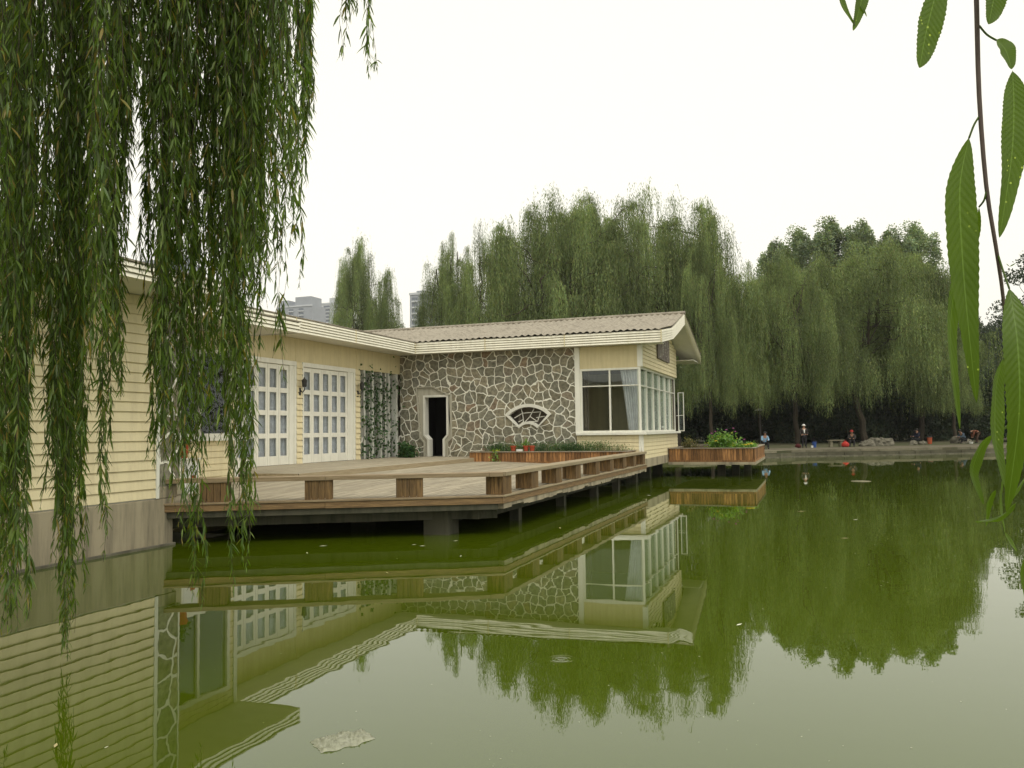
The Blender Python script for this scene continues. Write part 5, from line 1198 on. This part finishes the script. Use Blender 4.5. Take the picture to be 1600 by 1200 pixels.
# ------------------------------------------------------------------ close-up twig on the right
def closeleaf_mat():
    m = bpy.data.materials.new('close_leaf'); m.use_nodes = True; t = m.node_tree; N = t.nodes; L = t.links; b = N['Principled BSDF']
    at = N.new('ShaderNodeUVMap'); sp = N.new('ShaderNodeSeparateXYZ'); L.new(at.outputs[0], sp.inputs[0])
    # u across (0..1, midrib at .5), v along
    a1 = N.new('ShaderNodeMath'); a1.operation = 'SUBTRACT'; a1.inputs[1].default_value = .5; L.new(sp.outputs[0], a1.inputs[0])
    a2 = N.new('ShaderNodeMath'); a2.operation = 'ABSOLUTE'; L.new(a1.outputs[0], a2.inputs[0])
    mr = N.new('ShaderNodeMapRange'); mr.inputs[1].default_value = .0; mr.inputs[2].default_value = .035; mr.inputs[3].default_value = 1; mr.inputs[4].default_value = 0; L.new(a2.outputs[0], mr.inputs[0])
    # side veins: slanted waves
    v1 = N.new('ShaderNodeMath'); v1.operation = 'MULTIPLY_ADD'; v1.inputs[1].default_value = -1.1; L.new(a2.outputs[0], v1.inputs[0])
    vs = N.new('ShaderNodeMath'); vs.operation = 'MULTIPLY'; vs.inputs[1].default_value = 6; L.new(sp.outputs[1], vs.inputs[0]); L.new(vs.outputs[0], v1.inputs[2])
    v2 = N.new('ShaderNodeMath'); v2.operation = 'MULTIPLY'; v2.inputs[1].default_value = 26; L.new(v1.outputs[0], v2.inputs[0])
    v3 = N.new('ShaderNodeMath'); v3.operation = 'SINE'; L.new(v2.outputs[0], v3.inputs[0])
    v4 = N.new('ShaderNodeMapRange'); v4.inputs[1].default_value = .7; v4.inputs[2].default_value = 1; v4.inputs[4].default_value = .07; L.new(v3.outputs[0], v4.inputs[0])
    ob = N.new('ShaderNodeObjectInfo'); nz = N.new('ShaderNodeTexNoise'); nz.inputs['Scale'].default_value = 60; nz.inputs['Detail'].default_value = 5
    tc = N.new('ShaderNodeTexCoord'); L.new(tc.outputs['Object'], nz.inputs[0])
    base_ = N.new('ShaderNodeMixRGB'); base_.inputs[1].default_value = (.062, .105, .010, 1); base_.inputs[2].default_value = (.105, .165, .016, 1); L.new(nz.outputs[0], base_.inputs[0])
    spk = N.new('ShaderNodeTexVoronoi'); spk.inputs['Scale'].default_value = 260; L.new(tc.outputs['Object'], spk.inputs[0])
    n2 = N.new('ShaderNodeTexNoise'); n2.inputs['Scale'].default_value = 28; L.new(tc.outputs['Object'], n2.inputs[0])
    sm = N.new('ShaderNodeMapRange'); sm.inputs[1].default_value = .16; sm.inputs[2].default_value = .10; L.new(spk.outputs['Distance'], sm.inputs[0])
    s2 = N.new('ShaderNodeMapRange'); s2.inputs[1].default_value = .58; s2.inputs[2].default_value = .64; L.new(n2.outputs[0], s2.inputs[0])
    sq = N.new('ShaderNodeMath'); sq.operation = 'MULTIPLY'; L.new(sm.outputs[0], sq.inputs[0]); L.new(s2.outputs[0], sq.inputs[1])
    mxx = N.new('ShaderNodeMath'); mxx.operation = 'MAXIMUM'; L.new(mr.outputs[0], mxx.inputs[0]); L.new(v4.outputs[0], mxx.inputs[1])
    c1 = N.new('ShaderNodeMixRGB'); c1.inputs[2].default_value = (.16, .24, .06, 1); L.new(mxx.outputs[0], c1.inputs[0]); L.new(base_.outputs[0], c1.inputs[1])
    c2 = N.new('ShaderNodeMixRGB'); c2.inputs[2].default_value = (.42, .50, .12, 1); L.new(sq.outputs[0], c2.inputs[0]); L.new(c1.outputs[0], c2.inputs[1])
    L.new(c2.outputs[0], b.inputs['Base Color']); b.inputs['Roughness'].default_value = .42; b.inputs['Specular IOR Level'].default_value = .4
    bp = N.new('ShaderNodeBump'); bp.inputs['Distance'].default_value = .0003; bp.inputs['Strength'].default_value = .2; L.new(v3.outputs[0], bp.inputs['Height']); L.new(bp.outputs[0], b.inputs['Normal'])
    tr = N.new('ShaderNodeBsdfTranslucent'); g = N.new('ShaderNodeMixRGB'); g.blend_type = 'MULTIPLY'; g.inputs[0].default_value = 1; g.inputs[2].default_value = (2.0, 2.3, .5, 1)
    L.new(c2.outputs[0], g.inputs[1]); L.new(g.outputs[0], tr.inputs[0])
    ms = N.new('ShaderNodeMixShader'); ms.inputs[0].default_value = .42; L.new(b.outputs[0], ms.inputs[1]); L.new(tr.outputs[0], ms.inputs[2]); L.new(ms.outputs[0], N['Material Output'].inputs[0])
    return m
M['closeleaf'] = closeleaf_mat(); M['twigbark'] = mat('twig_bark', (.10, .075, .06), .6, .3, var=.3, vscale=80)
TW = empty('willow_twig', atd(1530, -120, .42), 'close-up willow twig with long serrated leaves hanging down the right edge', 'twig')
def curve(pts, n):
    pts = [Vector(p) for p in pts]; out = []
    for i in range(n+1):
        t = i/n*(len(pts)-1); k = min(int(t), len(pts)-2); f2 = t-k
        p0 = pts[max(k-1, 0)]; p1 = pts[k]; p2 = pts[k+1]; p3 = pts[min(k+2, len(pts)-1)]
        out.append(.5*((2*p1)+(p2-p0)*f2+(2*p0-5*p1+4*p2-p3)*f2*f2+(3*p1-p0-3*p2+p3)*f2**3))
    return out
def stem(pts, r0, r1, name='stem'):
    c = curve([atd(u, v, D) for u, v, D in pts], 24); return MB().tube(c, [r0+(r1-r0)*i/24 for i in range(25)], 8).build(name, M['twigbark'], TW, smooth=True)
stem([(1522, -140, .42), (1526, 10, .42), (1530, 150, .42), (1541, 290, .42), (1556, 385, .42), (1568, 470, .425), (1579, 600, .43), (1584, 700, .43), (1576, 780, .43)], .0013, .0006, 'main_stem')
def leaf(pts, width, face=0.0, fold=.25, peak=.4, petiole=None, teeth=.05, twist=0):
    """pts: centre line as (u, v, depth); width in photo pixels at its depth"""
    n = 64; c = curve([atd(u, v, D) for u, v, D in pts], n); D = pts[len(pts)//2][2]; W2 = width/FPX*D/2
    V = []; Fq = []; uv = []
    for i, p in enumerate(c):
        t = i/n; d = (c[min(i+1, n)]-c[max(i-1, 0)]).normalized()
        a = face+twist*t; vw = RT*math.cos(a)+F*math.sin(a); s = (vw-d*vw.dot(d)).normalized(); nn = s.cross(d)
        w2 = W2*(math.sin(math.pi*min(1, t/(2*peak)) if t < peak else math.pi/2)*1.0 if t < peak else math.cos((t-peak)/(1-peak)*math.pi/2)**.85)
        w2 = max(w2, W2*.012); tooth = 1+teeth*(1 if i % 2 else -1)*(0 if i in (0, n) else rnd.uniform(.3, 1.2))
        for j, k in enumerate((-1, -.9, -.45, 0, .45, .9, 1)):
            kk = k*(tooth if abs(k) == 1 else 1); wob = .05*W2*math.sin(t*17+k*2)*abs(k)
            V.append(p+s*(kk*w2)-nn*(abs(k)*w2*fold)+nn*wob); uv.append(((k+1)/2, t))
    for i in range(n):
        for j in range(6): Fq.append((i*7+j, i*7+j+1, (i+1)*7+j+1, (i+1)*7+j))
    me = bpy.data.meshes.new('leaf'); me.from_pydata([tuple(v) for v in V], [], Fq); ul = me.uv_layers.new(name='UVMap')
    for lp in me.loops: ul.data[lp.index].uv = uv[lp.vertex_index]
    o = link('leaf', me, M['closeleaf'], TW, smooth=True)
    if petiole:
        q = curve([atd(u, v, D) for u, v, D in petiole], 8); m = MB().tube(q, .0005, 6).build('petiole', M['closeleaf'], o, smooth=True); m.matrix_parent_inverse = o.matrix_parent_inverse; m.matrix_parent_inverse = Matrix.Identity(4)
    return o
leaf([(1478, -120, .40), (1466, -30, .40), (1447, 50, .40), (1437, 106, .40)], 48, .35, peak=.62)
leaf([(1572, -110, .41), (1556, -20, .41), (1545, 38, .41)], 42, .3, peak=.6)
leaf([(1556, 62, .42), (1571, 78, .42), (1581, 108, .42)], 30, .2, peak=.5, petiole=[(1530, 40, .42), (1542, 54, .42), (1557, 63, .42)])
leaf([(1582, 110, .42), (1584, 170, .42), (1580, 250, .42), (1562, 371, .42)], 52, .15, peak=.42, teeth=.035)
leaf([(1514, 215, .42), (1500, 290, .42), (1503, 390, .42), (1512, 500, .42), (1526, 629, .42)], 47, -.2, peak=.38, teeth=.035, petiole=[(1530, 182, .42), (1522, 195, .42), (1514, 216, .42)])
leaf([(1530, 322, .425), (1520, 370, .43), (1496, 430, .435), (1485, 530, .44), (1500, 670, .44)], 34, .5, peak=.5, petiole=[(1542, 293, .42), (1538, 312, .42), (1530, 323, .425)])
leaf([(1577, 450, .41), (1590, 540, .40), (1592, 650, .40), (1573, 800, .41)], 52, -.1, peak=.38, petiole=[(1560, 400, .42), (1568, 425, .415), (1577, 451, .41)])
leaf([(1567, 558, .42), (1556, 610, .42), (1556, 690, .42), (1572, 765, .42)], 36, .5, peak=.45)
leaf([(1552, 678, .43), (1532, 700, .43), (1520, 740, .43), (1537, 788, .43)], 28, .5, peak=.45, petiole=[(1590, 640, .43), (1572, 668, .43), (1553, 679, .43)])
leaf([(1588, 785, .42), (1562, 806, .42), (1524, 815, .42)], 30, .6, peak=.5)
leaf([(1556, 765, .43), (1545, 785, .43), (1541, 822, .43)], 16, .5, peak=.4)
leaf([(1566, 745, .43), (1562, 790, .43), (1570, 832, .43)], 18, .9, peak=.45)
leaf([(1570, 832, .43), (1578, 846, .43), (1589, 862, .43)], 10, .5, peak=.5)
leaf([(1612, 850, .40), (1602, 890, .40), (1604, 940, .40)], 22, .2, peak=.5)
leaf([(1612, 730, .44), (1590, 762, .44), (1574, 790, .44)], 20, .8, peak=.5)
leaf([(1572, 412, .42), (1578, 416, .42), (1588, 411, .42)], 4, .5, peak=.5)
TT = empty('willow_twig', atd(1330, -60, .6), 'tip of a second close twig with small leaves at the top edge of the frame', 'twig')
TW_ = TW; TW = TT
stem([(1352, -80, .6), (1345, -30, .6), (1338, 8, .6), (1334, 40, .6)], .0008, .0004, 'main_stem')
leaf([(1308, -40, .6), (1316, 5, .6), (1336, 41, .6)], 13, .4); leaf([(1352, -50, .6), (1346, 0, .6), (1333, 48, .6)], 22, .2); leaf([(1342, 8, .6), (1350, 18, .6), (1354, 26, .6)], 5, .4)
TW = TW_

# ------------------------------------------------------------------ things afloat
bm = bmesh.new(); bmesh.ops.create_grid(bm, x_segments=46, y_segments=18, size=1)
a0 = atz(493, 1168, 0); a1 = atz(578, 1148, 0); ctr = (a0+a1)/2; dx = (a1-a0)/2; dy = Vector((-dx.y, dx.x, 0)).normalized()*.125
for v in bm.verts:
    x, y = v.co.x, v.co.y; r = 1+.12*noise.noise(Vector((x*3, y*3, 5)))
    h = .014+.028*abs(noise.noise(Vector((x*4.3, y*2.6, 1))))+.022*noise.noise(Vector((x*13, y*9, 2)))+.012*noise.noise(Vector((x*27, y*19, 4)))
    h *= (1-max(abs(x), abs(y))**6)
    taper = 1-.35*max(0, x)**2+.12*math.sin(x*9)
    v.co = ctr+dx*x*r+dy*y*taper*r+Vector((0, 0, max(h, .002)))
me = bpy.data.meshes.new('plastic_bag'); bm.to_mesh(me); bm.free()
tag(link('plastic_bag', me, mat('film_plastic', (.42, .43, .30), .22, .6, var=.3, vscale=30, transl=.3), smooth=True), 'crumpled clear plastic bag floating near the bottom of the picture', 'plastic bag')
def chip(u, v, l, m, label, grp='leaves floating on the pond'):
    p = atz(u, v, .003); a = rnd.uniform(0, 3.1); d = Vector((math.cos(a), math.sin(a), 0)); s = Vector((-d.y, d.x, 0))
    mb = MB(); mb.face(p-d*l/2, p+s*l*.16+Vector((0, 0, .004)), p+d*l/2+Vector((0, 0, .006)), p-s*l*.16+Vector((0, 0, .002)))
    return tag(mb.build('floating_leaf', m), label, 'leaf', grp)
fl = mat('dead_leaf', (.42, .36, .18), .7, .2); fp = mat('pale_leaf', (.62, .62, .48), .6, .2)
for (u, v, l, k, lab) in ((505, 853, .16, 1, 'long pale leaf on the water under the left part of the deck'), (480, 864, .09, 1, 'small leaf on dark water left of the deck column'), (647, 851, .09, 1, 'pale leaf floating just left of the deck column'), (660, 853, .12, 1, 'thin pale leaf floating below the deck column'), (712, 845, .10, 1, 'pale leaf right of the deck column'), (720, 869, .07, 1, 'small bright leaf in front of the deck corner'), (605, 895, .08, 0, 'brownish leaf above the reflection of the front edge board'), (875, 825, .14, 0, 'yellow leaf beside the reflected bench rail'), (1014, 774, .2, 1, 'white fleck by the reflected foundation'), (1252, 799, .22, 0, 'yellowish leaf on the green reflection right of the pavilion'), (1320, 841, .16, 0, 'lone leaf in the middle of the green reflection'), (1012, 793, .14, 0, 'small leaf above the reflected window sill'), (1155, 976, .10, 1, 'thin white leaf at the edge of the willow reflection'), (1243, 686, .2, 1, 'white scrap near the foot of the far bank'), (87, 1165, .075, 0, 'curled brown leaf at the bottom left by the strand reflection'), (166, 1168, .03, 1, 'tiny pale leaf at the bottom left'), (1337, 812, .14, 1, 'pale leaf left of the far white foam')):
    if v > 700: chip(u, v, l, fl if k == 0 else fp, lab)
p = atz(1345, 752, 0); tag(MB().lathe(tuple(p), [(.36, .0), (.34, .012), (.2, .02)], 9).build('foam_board', M['kerb']), 'flat white piece of foam floating far out on the green reflection', 'foam')
V = []; Fq = []; n = 230
for i in range(n):
    u = rng.uniform(300, 1600); v = rng.uniform(745, 1200)**1.0; p = atz(u, v, .002)
    if p.x < -5.5 and p.y > 12: continue
    s = .003+.0020*(p.y*rng.random()**2)*.5; a = rng.uniform(0, 3); q = np.array([[math.cos(a), math.sin(a), 0], [-math.sin(a), math.cos(a), 0], [-math.cos(a), -math.sin(a), 0], [math.sin(a), -math.cos(a), 0]])*s*np.array([1, .5, 1])
    k = len(V); V += list(np.array(p)+q); Fq.append((k, k+1, k+2, k+3))
tag(np_mesh('pollen_specks', np.array(V), np.array(Fq), fp), 'tiny pale specks scattered over the pond surface', 'specks', kind='stuff')

# ------------------------------------------------------------------ thin autumn haze over everything
hz_ = MB().box(-760, 760, -160, 1100, -2.6, 60).build('haze', None)
m = bpy.data.materials.new('haze_air'); m.use_nodes = True; t = m.node_tree; t.nodes.remove(t.nodes['Principled BSDF'])
pv = t.nodes.new('ShaderNodeVolumePrincipled'); pv.inputs['Density'].default_value = .0002; pv.inputs['Color'].default_value = (.95, .96, .95, 1); pv.inputs['Anisotropy'].default_value = .2
t.links.new(pv.outputs[0], t.nodes['Material Output'].inputs['Volume']); hz_.data.materials.append(m); tag(hz_, kind='stuff')
